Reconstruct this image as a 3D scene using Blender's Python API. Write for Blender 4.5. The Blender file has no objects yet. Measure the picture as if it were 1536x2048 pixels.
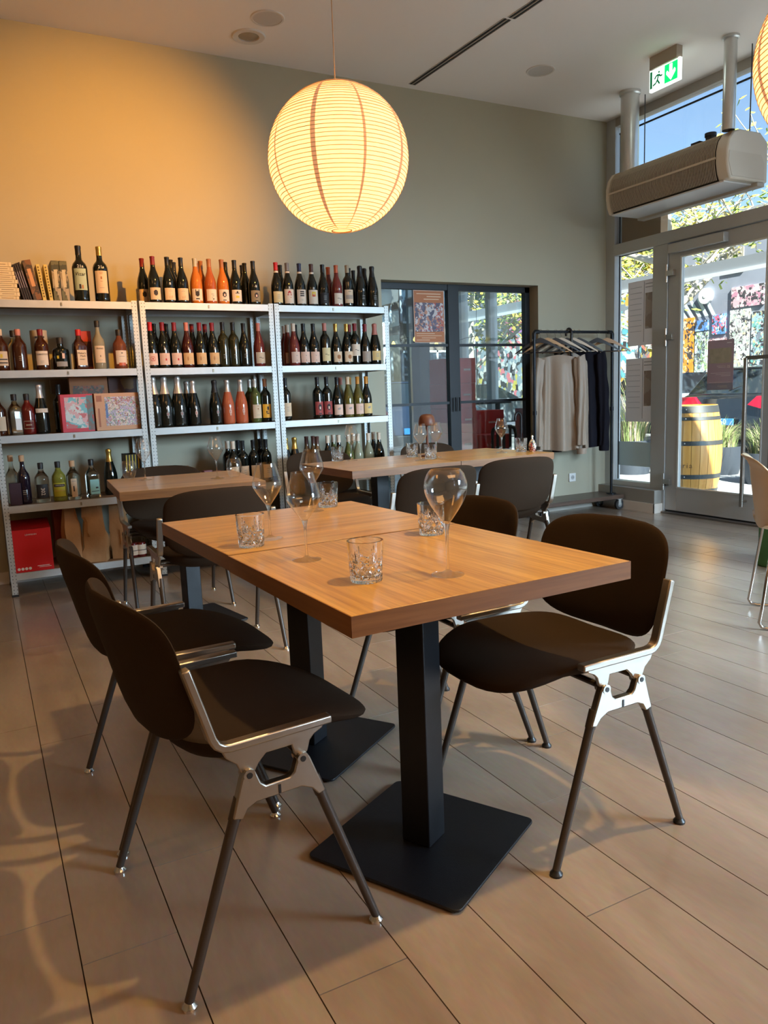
import bpy, bmesh, math, random
from mathutils import Vector, Matrix
random.seed(7)
S = bpy.context.scene
C = S.collection
PI = math.pi
def rad(d): return d * PI / 180

# ---------------------------------------------------------------- camera
cam_d = bpy.data.cameras.new('camera')
cam = bpy.data.objects.new('camera', cam_d)
C.objects.link(cam)
yaw, pit, rol = rad(27.5146), rad(8.7161), rad(-2.2523)
fw = Vector((math.sin(yaw) * math.cos(pit), math.cos(yaw) * math.cos(pit), -math.sin(pit)))
r0 = Vector((math.cos(yaw), -math.sin(yaw), 0))
u0 = r0.cross(fw)
rt = math.cos(rol) * r0 + math.sin(rol) * u0
up = -math.sin(rol) * r0 + math.cos(rol) * u0
m = Matrix((rt, up, -fw)).transposed().to_4x4()
m.translation = Vector((0, 0, 1.145))
cam.matrix_world = m
cam_d.sensor_fit = 'VERTICAL'
cam_d.sensor_height = 36.0
cam_d.lens = 36.0 * 1525.12 / 2048
cam_d.clip_end = 300
S.camera = cam

# ---------------------------------------------------------------- colour management, world, light
S.view_settings.view_transform = 'Standard'
S.view_settings.look = 'None'
S.view_settings.gamma = 1
S.view_settings.use_curve_mapping = False
S.view_settings.exposure = 1.09
cy = S.cycles
cy.use_denoising = True
cy.max_bounces = 12; cy.diffuse_bounces = 5; cy.glossy_bounces = 5
cy.transmission_bounces = 12; cy.transparent_max_bounces = 24
cy.caustics_reflective = False; cy.caustics_refractive = True
cy.sample_clamp_indirect = 6.0

W = bpy.data.worlds.new('sky'); S.world = W; W.use_nodes = True
nt = W.node_tree; nt.nodes.clear()
sky = nt.nodes.new('ShaderNodeTexSky'); sky.sky_type = 'NISHITA'; sky.sun_disc = False
sky.sun_elevation = rad(42); sky.sun_rotation = rad(190); sky.altitude = 100; sky.air_density = 1.0
sky.dust_density = .6; sky.ozone_density = 3.0
tc = nt.nodes.new('ShaderNodeTexCoord')
mp = nt.nodes.new('ShaderNodeMapping'); mp.inputs['Scale'].default_value = (1.2, 1.2, 4.5)
cl = nt.nodes.new('ShaderNodeTexNoise'); cl.inputs['Scale'].default_value = 2.2; cl.inputs['Detail'].default_value = 6; cl.inputs['Roughness'].default_value = .55
cr = nt.nodes.new('ShaderNodeValToRGB'); cr.color_ramp.elements[0].position = .45; cr.color_ramp.elements[1].position = .8
cr.color_ramp.elements[0].color = (0, 0, 0, 1); cr.color_ramp.elements[1].color = (.6, .6, .6, 1)
mx = nt.nodes.new('ShaderNodeMix'); mx.data_type = 'RGBA'; mx.inputs['B'].default_value = (2.6, 3.1, 3.6, 1)
hs = nt.nodes.new('ShaderNodeHueSaturation'); hs.inputs['Saturation'].default_value = 1.0
bg = nt.nodes.new('ShaderNodeBackground'); bg.inputs['Strength'].default_value = .112
wo = nt.nodes.new('ShaderNodeOutputWorld')
nt.links.new(tc.outputs['Generated'], mp.inputs['Vector']); nt.links.new(mp.outputs[0], cl.inputs['Vector'])
nt.links.new(cl.outputs['Fac'], cr.inputs[0]); nt.links.new(cr.outputs[0], mx.inputs['Factor'])
nt.links.new(sky.outputs[0], hs.inputs['Color']); nt.links.new(hs.outputs[0], mx.inputs['A']); nt.links.new(mx.outputs['Result'], bg.inputs[0]); nt.links.new(bg.outputs[0], wo.inputs[0])

def light(name, kind, loc, energy, color, **kw):
    d = bpy.data.lights.new(name, kind); d.energy = energy; d.color = color
    for k, v in kw.items():
        if k not in ('aim',): setattr(d, k, v)
    o = bpy.data.objects.new(name, d); C.objects.link(o); o.location = loc
    if 'aim' in kw:
        o.rotation_euler = (Vector(kw['aim']) - Vector(loc)).to_track_quat('-Z', 'Y').to_euler()
    return o
# the sun stands high over the street, behind the building's right-hand end
light('sun', 'SUN', (0, 0, 20), 12.0, (1, .95, .86), angle=rad(.6), aim=(.22 * 20, .72 * 20, 20 - .68 * 20))
# ceiling spotlight over the aisle, aimed at the wall above the first rack
light('wall_spotlight', 'SPOT', (2.25, 2.1, 3.42), 420, (1, .42, .04), spot_size=rad(44), spot_blend=1.0, shadow_soft_size=.035, aim=(.90, 5.58, 2.38))
# recessed ceiling spotlights over the tables
light('table_spotlight', 'SPOT', (1.9, .9, 3.46), 138, (1, .66, .25), spot_size=rad(62), spot_blend=1.0, shadow_soft_size=.05, aim=(.95, 1.9, .75))
light('table_spotlight', 'SPOT', (3.0, 2.9, 3.46), 72, (1, .66, .27), spot_size=rad(70), spot_blend=1.0, shadow_soft_size=.05, aim=(2.2, 3.8, .75))
# added warm fill behind the camera, no known fixture, lifts the room's brightness
light('shop_light', 'AREA', (1.6, -1.5, 3.45), 30, (1, .52, .20), shape='RECTANGLE', size=3.0, size_y=1.4, aim=(1.6, -1.5, 0))
# added area lamp standing in for daylight at the unseen street windows
light('window_daylight', 'AREA', (5.42, -1.6, 1.9), 195, (.56, .79, 1), shape='RECTANGLE', size=2.8, size_y=1.3, spread=rad(92), aim=(4.5, 1.7, -.6))
light('bar_light', 'AREA', (-1.9, 1.6, 3.40), 14, (1, .45, .12), shape='RECTANGLE', size=.6, size_y=2.6, aim=(-1.0, 1.9, 0))  # second warm fill, added out of view on the left

# ---------------------------------------------------------------- materials
MATS = {}
def new_mat(name):
    m = bpy.data.materials.new(name); m.use_nodes = True
    return m, m.node_tree, m.node_tree.nodes['Principled BSDF']
def mat(name, col=(.5, .5, .5), rough=.5, metal=0, trans=0, ior=1.45, coat=0, emis=None, es=1, noise=None, bump=None, sheen=0, alpha=None, nscale=(1, 1, 1), spec=None):
    """one principled material; noise=(scale, strength) varies the colour, bump=(scale, strength)"""
    if name in MATS: return MATS[name]
    m, n, b = new_mat(name)
    b.inputs['Base Color'].default_value = (*col, 1); b.inputs['Roughness'].default_value = rough
    b.inputs['Metallic'].default_value = metal; b.inputs['Transmission Weight'].default_value = trans
    b.inputs['IOR'].default_value = ior; b.inputs['Coat Weight'].default_value = coat
    b.inputs['Sheen Weight'].default_value = sheen
    if spec is not None: b.inputs['Specular IOR Level'].default_value = spec
    if alpha is not None: b.inputs['Alpha'].default_value = alpha
    if emis: b.inputs['Emission Color'].default_value = (*emis, 1); b.inputs['Emission Strength'].default_value = es
    if noise or bump:
        t = n.nodes.new('ShaderNodeTexCoord'); mp = n.nodes.new('ShaderNodeMapping'); mp.inputs['Scale'].default_value = nscale
        n.links.new(t.outputs['Object'], mp.inputs['Vector'])
    if noise:
        x = n.nodes.new('ShaderNodeTexNoise'); x.inputs['Scale'].default_value = noise[0]; x.inputs['Detail'].default_value = 6
        h = n.nodes.new('ShaderNodeMix'); h.data_type = 'RGBA'
        h.inputs['A'].default_value = (*[c * (1 - noise[1]) for c in col], 1); h.inputs['B'].default_value = (*[min(1, c * (1 + noise[1])) for c in col], 1)
        n.links.new(mp.outputs[0], x.inputs['Vector']); n.links.new(x.outputs['Fac'], h.inputs['Factor']); n.links.new(h.outputs['Result'], b.inputs['Base Color'])
    if bump:
        x = n.nodes.new('ShaderNodeTexNoise'); x.inputs['Scale'].default_value = bump[0]; x.inputs['Detail'].default_value = 4
        q = n.nodes.new('ShaderNodeBump'); q.inputs['Strength'].default_value = bump[1]; q.inputs['Distance'].default_value = .01
        n.links.new(mp.outputs[0], x.inputs['Vector']); n.links.new(x.outputs['Fac'], q.inputs['Height']); n.links.new(q.outputs[0], b.inputs['Normal'])
    MATS[name] = m
    return m
def wood(name, a, b_, scale=(1, 1, 1), rough=.35, fine=60, coat=.15, rnd=0):
    """straight-grained wood: scale stretches the grain; the axis with the smallest scale runs along it"""
    if name in MATS: return MATS[name]
    m, n, b = new_mat(name); L = n.links.new
    t = n.nodes.new('ShaderNodeTexCoord'); mp = n.nodes.new('ShaderNodeMapping'); mp.inputs['Scale'].default_value = scale
    L(t.outputs['Object'], mp.inputs['Vector'])
    x = n.nodes.new('ShaderNodeTexNoise'); x.inputs['Scale'].default_value = fine; x.inputs['Detail'].default_value = 5; x.inputs['Distortion'].default_value = .4
    y = n.nodes.new('ShaderNodeTexNoise'); y.inputs['Scale'].default_value = fine / 7; y.inputs['Detail'].default_value = 3
    L(mp.outputs[0], x.inputs['Vector']); L(mp.outputs[0], y.inputs['Vector'])
    k = n.nodes.new('ShaderNodeMath'); k.operation = 'ADD'; L(x.outputs['Fac'], k.inputs[0]); L(y.outputs['Fac'], k.inputs[1])
    h = n.nodes.new('ShaderNodeMath'); h.operation = 'MULTIPLY'; h.inputs[1].default_value = .5; L(k.outputs[0], h.inputs[0])
    r = n.nodes.new('ShaderNodeValToRGB'); r.color_ramp.elements[0].position = .36; r.color_ramp.elements[1].position = .62
    r.color_ramp.elements[0].color = (*a, 1); r.color_ramp.elements[1].color = (*b_, 1)
    L(h.outputs[0], r.inputs[0])
    out = r.outputs[0]
    if rnd:
        oi = n.nodes.new('ShaderNodeObjectInfo'); hv = n.nodes.new('ShaderNodeHueSaturation')
        mr = n.nodes.new('ShaderNodeMapRange'); mr.inputs['To Min'].default_value = 1 - rnd; mr.inputs['To Max'].default_value = 1 + rnd
        L(oi.outputs['Random'], mr.inputs['Value']); L(mr.outputs[0], hv.inputs['Value']); L(out, hv.inputs['Color']); out = hv.outputs[0]
    L(out, b.inputs['Base Color'])
    b.inputs['Roughness'].default_value = rough; b.inputs['Coat Weight'].default_value = coat; b.inputs['Coat Roughness'].default_value = .25
    q = n.nodes.new('ShaderNodeBump'); q.inputs['Strength'].default_value = .06; q.inputs['Distance'].default_value = .004
    L(x.outputs['Fac'], q.inputs['Height']); L(q.outputs[0], b.inputs['Normal'])
    MATS[name] = m
    return m
def pane_mat(name, tint=(1, 1, 1), refl=.06, rough=0.0):
    """thin window or bowl glass: lets light straight through and mirrors more at grazing angles"""
    if name in MATS: return MATS[name]
    m, n, b = new_mat(name); L = n.links.new
    n.nodes.remove(b); o = n.nodes['Material Output']
    t = n.nodes.new('ShaderNodeBsdfTransparent'); t.inputs[0].default_value = (*tint, 1)
    g = n.nodes.new('ShaderNodeBsdfGlossy'); g.inputs['Roughness'].default_value = rough; g.inputs[0].default_value = (1, 1, 1, 1)
    lw = n.nodes.new('ShaderNodeLayerWeight'); lw.inputs['Blend'].default_value = .5
    p = n.nodes.new('ShaderNodeMath'); p.operation = 'POWER'; p.inputs[1].default_value = 4; L(lw.outputs['Facing'], p.inputs[0])
    a = n.nodes.new('ShaderNodeMath'); a.operation = 'MULTIPLY_ADD'; a.inputs[1].default_value = 1 - refl; a.inputs[2].default_value = refl; L(p.outputs[0], a.inputs[0])
    mxs = n.nodes.new('ShaderNodeMixShader'); L(a.outputs[0], mxs.inputs[0]); L(t.outputs[0], mxs.inputs[1]); L(g.outputs[0], mxs.inputs[2]); L(mxs.outputs[0], o.inputs[0])
    MATS[name] = m
    return m
def paper_mat(name, col, tl=.45):
    """paper that lets some of the light behind it through"""
    m, n, b = new_mat(name); L = n.links.new
    t = n.nodes.new('ShaderNodeBsdfTranslucent'); t.inputs[0].default_value = (*col, 1); b.inputs['Base Color'].default_value = (*col, 1); b.inputs['Roughness'].default_value = .8
    ms = n.nodes.new('ShaderNodeMixShader'); ms.inputs[0].default_value = tl; L(b.outputs[0], ms.inputs[1]); L(t.outputs[0], ms.inputs[2]); L(ms.outputs[0], n.nodes['Material Output'].inputs[0])
    MATS[name] = m
    return m
def clear_glass(name, ior, share):
    """solid clear glass; a share of the light passes straight on, as caustics would carry it"""
    m, n, b = new_mat(name); L = n.links.new; n.nodes.remove(b)
    g = n.nodes.new('ShaderNodeBsdfGlass'); g.inputs['Roughness'].default_value = 0; g.inputs['IOR'].default_value = ior
    t = n.nodes.new('ShaderNodeBsdfTransparent'); ms = n.nodes.new('ShaderNodeMixShader'); ms.inputs[0].default_value = share
    L(g.outputs[0], ms.inputs[1]); L(t.outputs[0], ms.inputs[2]); L(ms.outputs[0], n.nodes['Material Output'].inputs[0]); MATS[name] = m
    return m
def floor_mat():
    m, n, b = new_mat('wood_look_tile'); L = n.links.new
    t = n.nodes.new('ShaderNodeTexCoord'); oi = n.nodes.new('ShaderNodeObjectInfo')
    ad = n.nodes.new('ShaderNodeVectorMath'); ad.operation = 'ADD'
    sc = n.nodes.new('ShaderNodeVectorMath'); sc.operation = 'SCALE'; sc.inputs['Scale'].default_value = 1.0
    L(oi.outputs['Location'], ad.inputs[0]); L(t.outputs['Object'], ad.inputs[1])
    mp = n.nodes.new('ShaderNodeMapping'); mp.inputs['Scale'].default_value = (1, .28, 1); L(ad.outputs[0], mp.inputs['Vector'])
    x = n.nodes.new('ShaderNodeTexNoise'); x.inputs['Scale'].default_value = 5; x.inputs['Detail'].default_value = 6; x.inputs['Roughness'].default_value = .6; x.inputs['Distortion'].default_value = .6
    y = n.nodes.new('ShaderNodeTexNoise'); y.inputs['Scale'].default_value = 90; y.inputs['Detail'].default_value = 2
    L(mp.outputs[0], x.inputs['Vector']); L(mp.outputs[0], y.inputs['Vector'])
    r = n.nodes.new('ShaderNodeValToRGB'); r.color_ramp.elements[0].position = .3; r.color_ramp.elements[1].position = .7
    r.color_ramp.elements[0].color = (.315, .225, .158, 1); r.color_ramp.elements[1].color = (.45, .345, .26, 1); L(x.outputs['Fac'], r.inputs[0])
    hv = n.nodes.new('ShaderNodeHueSaturation'); mr = n.nodes.new('ShaderNodeMapRange'); mr.inputs['To Min'].default_value = .87; mr.inputs['To Max'].default_value = 1.0
    L(oi.outputs['Random'], mr.inputs['Value']); L(mr.outputs[0], hv.inputs['Value']); L(r.outputs[0], hv.inputs['Color'])
    mm = n.nodes.new('ShaderNodeMix'); mm.data_type = 'RGBA'; mm.blend_type = 'MULTIPLY'; mm.inputs['Factor'].default_value = .25
    L(hv.outputs[0], mm.inputs['A']); L(y.outputs['Color'], mm.inputs['B']); L(mm.outputs['Result'], b.inputs['Base Color'])
    b.inputs['Roughness'].default_value = .36; b.inputs['Coat Weight'].default_value = .5; b.inputs['Coat Roughness'].default_value = .22
    rr = n.nodes.new('ShaderNodeMapRange'); rr.inputs['To Min'].default_value = .26; rr.inputs['To Max'].default_value = .32; L(x.outputs['Fac'], rr.inputs['Value']); L(rr.outputs[0], b.inputs['Roughness'])
    q = n.nodes.new('ShaderNodeBump'); q.inputs['Strength'].default_value = .08; q.inputs['Distance'].default_value = .004; L(x.outputs['Fac'], q.inputs['Height']); L(q.outputs[0], b.inputs['Normal'])
    return m
def holes_mat():
    """galvanised angle with rows of small punched holes"""
    m, n, b = new_mat('punched_galvanised'); L = n.links.new
    t = n.nodes.new('ShaderNodeTexCoord'); sp = n.nodes.new('ShaderNodeSeparateXYZ'); L(t.outputs['Object'], sp.inputs[0])
    def fr(sock, per, off):
        a = n.nodes.new('ShaderNodeMath'); a.operation = 'MULTIPLY_ADD'; a.inputs[1].default_value = 1 / per; a.inputs[2].default_value = off; L(sock, a.inputs[0])
        f = n.nodes.new('ShaderNodeMath'); f.operation = 'FRACT'; L(a.outputs[0], f.inputs[0])
        s = n.nodes.new('ShaderNodeMath'); s.operation = 'SUBTRACT'; s.inputs[1].default_value = .5; L(f.outputs[0], s.inputs[0])
        p = n.nodes.new('ShaderNodeMath'); p.operation = 'MULTIPLY'; p.inputs[1].default_value = per; L(s.outputs[0], p.inputs[0])
        return p.outputs[0]
    xy = n.nodes.new('ShaderNodeMath'); xy.operation = 'ADD'; L(sp.outputs[0], xy.inputs[0]); L(sp.outputs[1], xy.inputs[1])
    c = n.nodes.new('ShaderNodeCombineXYZ'); L(fr(xy.outputs[0], .0185, 0), c.inputs[0]); L(fr(sp.outputs[2], .022, .5), c.inputs[1])
    ln = n.nodes.new('ShaderNodeVectorMath'); ln.operation = 'LENGTH'; L(c.outputs[0], ln.inputs[0])
    lt = n.nodes.new('ShaderNodeMath'); lt.operation = 'LESS_THAN'; lt.inputs[1].default_value = .0030; L(ln.outputs['Value'], lt.inputs[0])
    mm = n.nodes.new('ShaderNodeMix'); mm.data_type = 'RGBA'; mm.inputs['A'].default_value = (.50, .52, .50, 1); mm.inputs['B'].default_value = (.10, .10, .10, 1)
    L(lt.outputs[0], mm.inputs['Factor']); L(mm.outputs['Result'], b.inputs['Base Color'])
    b.inputs['Metallic'].default_value = .35; b.inputs['Roughness'].default_value = .5
    return m
def picture_mat(name, cols, scale=9, stretch=(1, 1, 1), rough=.5, voro=True):
    """printed picture: small patches of the given colours"""
    if name in MATS: return MATS[name]
    m, n, b = new_mat(name); L = n.links.new
    t = n.nodes.new('ShaderNodeTexCoord'); mp = n.nodes.new('ShaderNodeMapping'); mp.inputs['Scale'].default_value = stretch
    L(t.outputs['Object'], mp.inputs['Vector'])
    nz = n.nodes.new('ShaderNodeTexNoise'); nz.inputs['Scale'].default_value = scale * .5; nz.inputs['Detail'].default_value = 5; L(mp.outputs[0], nz.inputs['Vector'])
    ad = n.nodes.new('ShaderNodeMix'); ad.data_type = 'VECTOR'; ad.inputs['Factor'].default_value = .25; L(mp.outputs[0], ad.inputs['A']); L(nz.outputs['Color'], ad.inputs['B'])
    v = n.nodes.new('ShaderNodeTexVoronoi'); v.inputs['Scale'].default_value = scale; L(ad.outputs['Result'], v.inputs['Vector'])
    r = n.nodes.new('ShaderNodeValToRGB'); r.color_ramp.interpolation = 'CONSTANT'
    e = r.color_ramp.elements
    while len(e) < len(cols): e.new(.5)
    for i, c in enumerate(cols): e[i].position = .12 + .76 * i / len(cols) if i else 0; e[i].color = (*c, 1)
    s = n.nodes.new('ShaderNodeSeparateColor'); L(v.outputs['Color'], s.inputs[0]); L(s.outputs[0], r.inputs[0]); L(r.outputs[0], b.inputs['Base Color'])
    b.inputs['Roughness'].default_value = rough
    MATS[name] = m
    return m
def lantern_mat(name):
    """ribbed washi paper lit from inside by the bulb"""
    m, n, b = new_mat(name); L = n.links.new
    n.nodes.remove(b); o = n.nodes['Material Output']
    t = n.nodes.new('ShaderNodeTexCoord'); x = n.nodes.new('ShaderNodeTexNoise'); x.inputs['Scale'].default_value = 30; x.inputs['Detail'].default_value = 5; L(t.outputs['Object'], x.inputs['Vector'])
    mm = n.nodes.new('ShaderNodeMix'); mm.data_type = 'RGBA'; mm.inputs['A'].default_value = (.84, .72, .58, 1); mm.inputs['B'].default_value = (.93, .84, .70, 1); L(x.outputs['Fac'], mm.inputs['Factor'])
    d = n.nodes.new('ShaderNodeBsdfDiffuse'); tr = n.nodes.new('ShaderNodeBsdfTranslucent'); L(mm.outputs['Result'], d.inputs[0]); L(mm.outputs['Result'], tr.inputs[0])
    ms = n.nodes.new('ShaderNodeMixShader'); ms.inputs[0].default_value = .55; L(d.outputs[0], ms.inputs[1]); L(tr.outputs[0], ms.inputs[2])
    # the paper glows because the bulb's light soaks through it
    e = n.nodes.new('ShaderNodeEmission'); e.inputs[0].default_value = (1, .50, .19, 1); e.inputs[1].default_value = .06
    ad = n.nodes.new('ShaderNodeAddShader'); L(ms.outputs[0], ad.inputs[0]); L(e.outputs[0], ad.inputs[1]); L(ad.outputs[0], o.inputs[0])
    return m

# ---------------------------------------------------------------- mesh helpers
class MB:
    def __init__(s): s.v = []; s.f = []
    def add(s, vs, fs, M=None):
        k = len(s.v)
        s.v += [tuple(M @ Vector(p)) if M else tuple(p) for p in vs]
        s.f += [tuple(i + k for i in f) for f in fs]
        return s
    def box(s, c, d, rz=0, M=None):
        x, y, z = d[0] / 2, d[1] / 2, d[2] / 2
        vs = [(-x, -y, -z), (x, -y, -z), (x, y, -z), (-x, y, -z), (-x, -y, z), (x, -y, z), (x, y, z), (-x, y, z)]
        T = Matrix.Translation(c) @ Matrix.Rotation(rz, 4, 'Z')
        if M: T = M @ T
        return s.add(vs, [(0, 3, 2, 1), (4, 5, 6, 7), (0, 1, 5, 4), (1, 2, 6, 5), (2, 3, 7, 6), (3, 0, 4, 7)], T)
    def b2(s, a, b, M=None):   # box from two corners
        return s.box([(p + q) / 2 for p, q in zip(a, b)], [abs(q - p) for p, q in zip(a, b)], 0, M)
    def cyl(s, p, q, r, r2=None, n=12, cap=True):
        p = Vector(p); q = Vector(q); r2 = r if r2 is None else r2
        d = (q - p).normalized(); a = d.orthogonal().normalized(); b = d.cross(a)
        vs = []
        for c, rr in ((p, r), (q, r2)):
            for i in range(n):
                t = 2 * PI * i / n; vs.append(c + rr * (math.cos(t) * a + math.sin(t) * b))
        fs = [(i, (i + 1) % n, n + (i + 1) % n, n + i) for i in range(n)]
        if cap: fs += [tuple(range(n - 1, -1, -1)), tuple(range(n, 2 * n))]
        return s.add(vs, fs)
    def lathe(s, prof, n=24, c=(0, 0, 0), a0=0, a1=2 * PI, M=None):
        full = abs(a1 - a0 - 2 * PI) < 1e-6; k = n if full else n + 1
        vs = [(c[0] + r * math.cos(a0 + (a1 - a0) * i / n), c[1] + r * math.sin(a0 + (a1 - a0) * i / n), c[2] + z) for r, z in prof for i in range(k)]
        fs = []
        for j in range(len(prof) - 1):
            for i in range(n):
                i2 = (i + 1) % k
                if prof[j][0] < 1e-6: fs.append((j * k, (j + 1) * k + i2, (j + 1) * k + i))
                elif prof[j + 1][0] < 1e-6: fs.append((j * k + i, j * k + i2, (j + 1) * k))
                else: fs.append((j * k + i, j * k + i2, (j + 1) * k + i2, (j + 1) * k + i))
        return s.add(vs, fs, M)
    def tube(s, pts, r, n=8, rs=None, closed=False):
        pts = [Vector(p) for p in pts]; N = len(pts); vs = []; prev = None
        for i, p in enumerate(pts):
            if closed: t = pts[(i + 1) % N] - pts[i - 1]
            else: t = pts[min(i + 1, N - 1)] - pts[max(i - 1, 0)]
            t.normalize()
            a = t.orthogonal().normalized() if prev is None else (prev - t * prev.dot(t)).normalized()
            prev = a; b = t.cross(a); rr = rs[i] if rs else r
            vs += [p + rr * (math.cos(2 * PI * k / n) * a + math.sin(2 * PI * k / n) * b) for k in range(n)]
        fs = [(i * n + k, i * n + (k + 1) % n, ((i + 1) % N) * n + (k + 1) % n, ((i + 1) % N) * n + k) for i in range(N if closed else N - 1) for k in range(n)]
        if not closed: fs += [tuple(range(n - 1, -1, -1)), tuple(range((N - 1) * n, N * n))]
        return s.add(vs, fs)
    def prism(s, pts, h0, h1, M=None):   # outline in x,y pushed along z
        n = len(pts)
        vs = [(x, y, h0) for x, y in pts] + [(x, y, h1) for x, y in pts]
        return s.add(vs, [tuple(range(n - 1, -1, -1)), tuple(range(n, 2 * n))] + [(i, (i + 1) % n, n + (i + 1) % n, n + i) for i in range(n)], M)
    def grid(s, nu, nv, f, flip=False):
        vs = [f(i / nu, j / nv) for i in range(nu + 1) for j in range(nv + 1)]
        k = nv + 1
        fs = [(i * k + j, (i + 1) * k + j, (i + 1) * k + j + 1, i * k + j + 1) for i in range(nu) for j in range(nv)]
        if flip: fs = [tuple(reversed(q)) for q in fs]
        return s.add(vs, fs)
    def pillow(s, outline, P, t, seg=48, rings=(0, .3, .55, .74, .87, .95, .985, 1)):
        vs = []; fs = []
        for side in (1, -1):
            for r in rings:
                h = side * t / 2 * math.sqrt(max(0, 1 - r ** 5))
                for k in range(seg):
                    a, b = outline(2 * PI * k / seg); vs.append(P(a * r, b * r, h))
        R = len(rings)
        for sd in (0, 1):
            o = sd * R * seg
            for j in range(R - 1):
                for k in range(seg):
                    q = (o + j * seg + k, o + j * seg + (k + 1) % seg, o + (j + 1) * seg + (k + 1) % seg, o + (j + 1) * seg + k)
                    fs.append(q if sd == 0 else tuple(reversed(q)))
        return s.add(vs, fs)
    def mesh(s, name, smooth=30, weld=False):
        me = bpy.data.meshes.new(name); me.from_pydata(s.v, [], s.f)
        bm = bmesh.new(); bm.from_mesh(me)
        if weld: bmesh.ops.remove_doubles(bm, verts=bm.verts, dist=1e-5)
        bmesh.ops.recalc_face_normals(bm, faces=bm.faces); bm.to_mesh(me); bm.free()
        if smooth:
            me.polygons.foreach_set('use_smooth', [True] * len(me.polygons)); me.set_sharp_from_angle(angle=rad(smooth))
        me.update()
        return me
def put(name, data, material=None, parent=None, loc=None, rot=None, bevel=0):
    """link one object; the material sits on the object so that copies may share mesh data"""
    o = bpy.data.objects.new(name, data); C.objects.link(o)
    if material:
        if not len(data.materials): data.materials.append(material)
        elif data.materials[0] != material:
            o.material_slots[0].link = 'OBJECT'; o.material_slots[0].material = material
    if parent: o.parent = parent
    if loc is not None: o.location = loc
    if rot is not None: o.rotation_euler = rot
    if bevel:
        b = o.modifiers.new('bevel', 'BEVEL'); b.width = bevel; b.segments = 2; b.limit_method = 'ANGLE'; b.angle_limit = rad(40)
    return o
def obj(name, mb, material, parent=None, smooth=30, bevel=0, weld=False, loc=None, rot=None):
    return put(name, mb.mesh(name, smooth, weld), material, parent, loc, rot, bevel)
def tag(o, label=None, cat=None, group=None, kind=None):
    if label: o['label'] = label
    if cat: o['category'] = cat
    if group: o['group'] = group
    if kind: o['kind'] = kind
    return o
def thing(name, label, cat, loc=(0, 0, 0), rz=0, group=None):
    o = bpy.data.objects.new(name, None); C.objects.link(o); o.location = loc; o.rotation_euler = (0, 0, rz); o.empty_display_size = .05
    return tag(o, label, cat, group)
def struct(name, mb, material, parent=None, **k):
    o = obj(name, mb, material, parent, **k)
    if parent is None: o['kind'] = 'structure'
    return o
def kids(o): return [c for c in bpy.data.objects if c.parent == o]
KIDS = {}
def dup(root, loc, rz=None, label=None, group=None):
    tree = KIDS.get(root.name)
    if tree is None:
        tree = KIDS[root.name] = [(c, [(g, []) for g in kids(c)]) for c in kids(root)]
    r = root.copy(); C.objects.link(r); r.location = loc
    if rz is not None: r.rotation_euler = (0, 0, rz)
    for c, gs in tree:
        d = c.copy(); C.objects.link(d); d.parent = r
        for g, _ in gs:
            e = g.copy(); C.objects.link(e); e.parent = d
    if label: r['label'] = label
    if group: r['group'] = group
    return r
def text(body, size, material, parent, loc, rot, name='lettering', ext=.0004, align='CENTER', sx=1):
    d = bpy.data.curves.new(name, 'FONT'); d.body = body; d.size = size; d.extrude = ext; d.align_x = align; d.align_y = 'CENTER'; d.resolution_u = 2
    d.materials.append(material)
    tmp = bpy.data.objects.new(name, d); me = bpy.data.meshes.new_from_object(tmp); bpy.data.objects.remove(tmp)
    me.name = name
    o = bpy.data.objects.new(name, me); C.objects.link(o); o.parent = parent; o.location = loc; o.rotation_euler = rot; o.scale = (sx, 1, 1)
    return o
FACE_CAM = (PI / 2, 0, 0)      # writing upright on a surface that faces -Y
FACE_IN = (PI / 2, 0, -PI / 2)   # writing upright on a surface that faces -X (into the room from the street wall)

# ---------------------------------------------------------------- the room
white_ceil = mat('ceiling_paint', (.88, .82, .77), .85)
wall_paint = mat('sage_wall_paint', (.43, .40, .30), .75, noise=(3, .03))
trim_white = mat('trim_white', (.72, .66, .58), .5)
alu = mat('window_aluminium', (.50, .52, .52), .42, metal=.25)
gasket = mat('black_gasket', (.015, .015, .018), .5)
steel = mat('brushed_steel', (.55, .54, .51), .3, metal=1)
dark_steel = mat('black_steel', (.012, .013, .016), .45, metal=.2)
galv = mat('galvanised_sheet', (.50, .515, .505), .48, metal=.4, noise=(14, .12))
punched = holes_mat()
window_glass = pane_mat('window_glass', (.96, .99, .98), .05)
door_glass = pane_mat('interior_glass', (.90, .97, .98), .08)

XW, YW, ZC = 5.40, 5.58, 3.53
PX0, PP, PL = .07 - .1978 * 14, .1978, 1.19
grout = mat('floor_grout', (.055, .04, .032), .8)
floor = struct('floor', MB().b2((-2.7, -3.6, -.12), (5.44, YW, -.004)), grout)
fm = floor_mat()
phase = {14: 1.57, 15: 1.84, 16: 1.246, 17: 2.112, 19: 1.153, 20: 1.568, 21: 1.884, 24: 1.90, 27: 2.41, 28: 2.677, 30: 3.09, 32: 2.99}
prnd = random.Random(3)
rest = MB(); count = 0
plank_data = {}
inv = cam.matrix_world.inverted()
def seen(x0, x1, y0, y1):
    for x in (x0, (x0 + x1) / 2, x1):
        for j in range(7):
            p = inv @ Vector((x, y0 + (y1 - y0) * j / 6, 0))
            if p.z < -.3 and abs(p.x / -p.z) < 1536 / 2 / 1525.12 + .02 and abs(p.y / -p.z) < 1024 / 1525.12 + .02: return True
    return False
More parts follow.
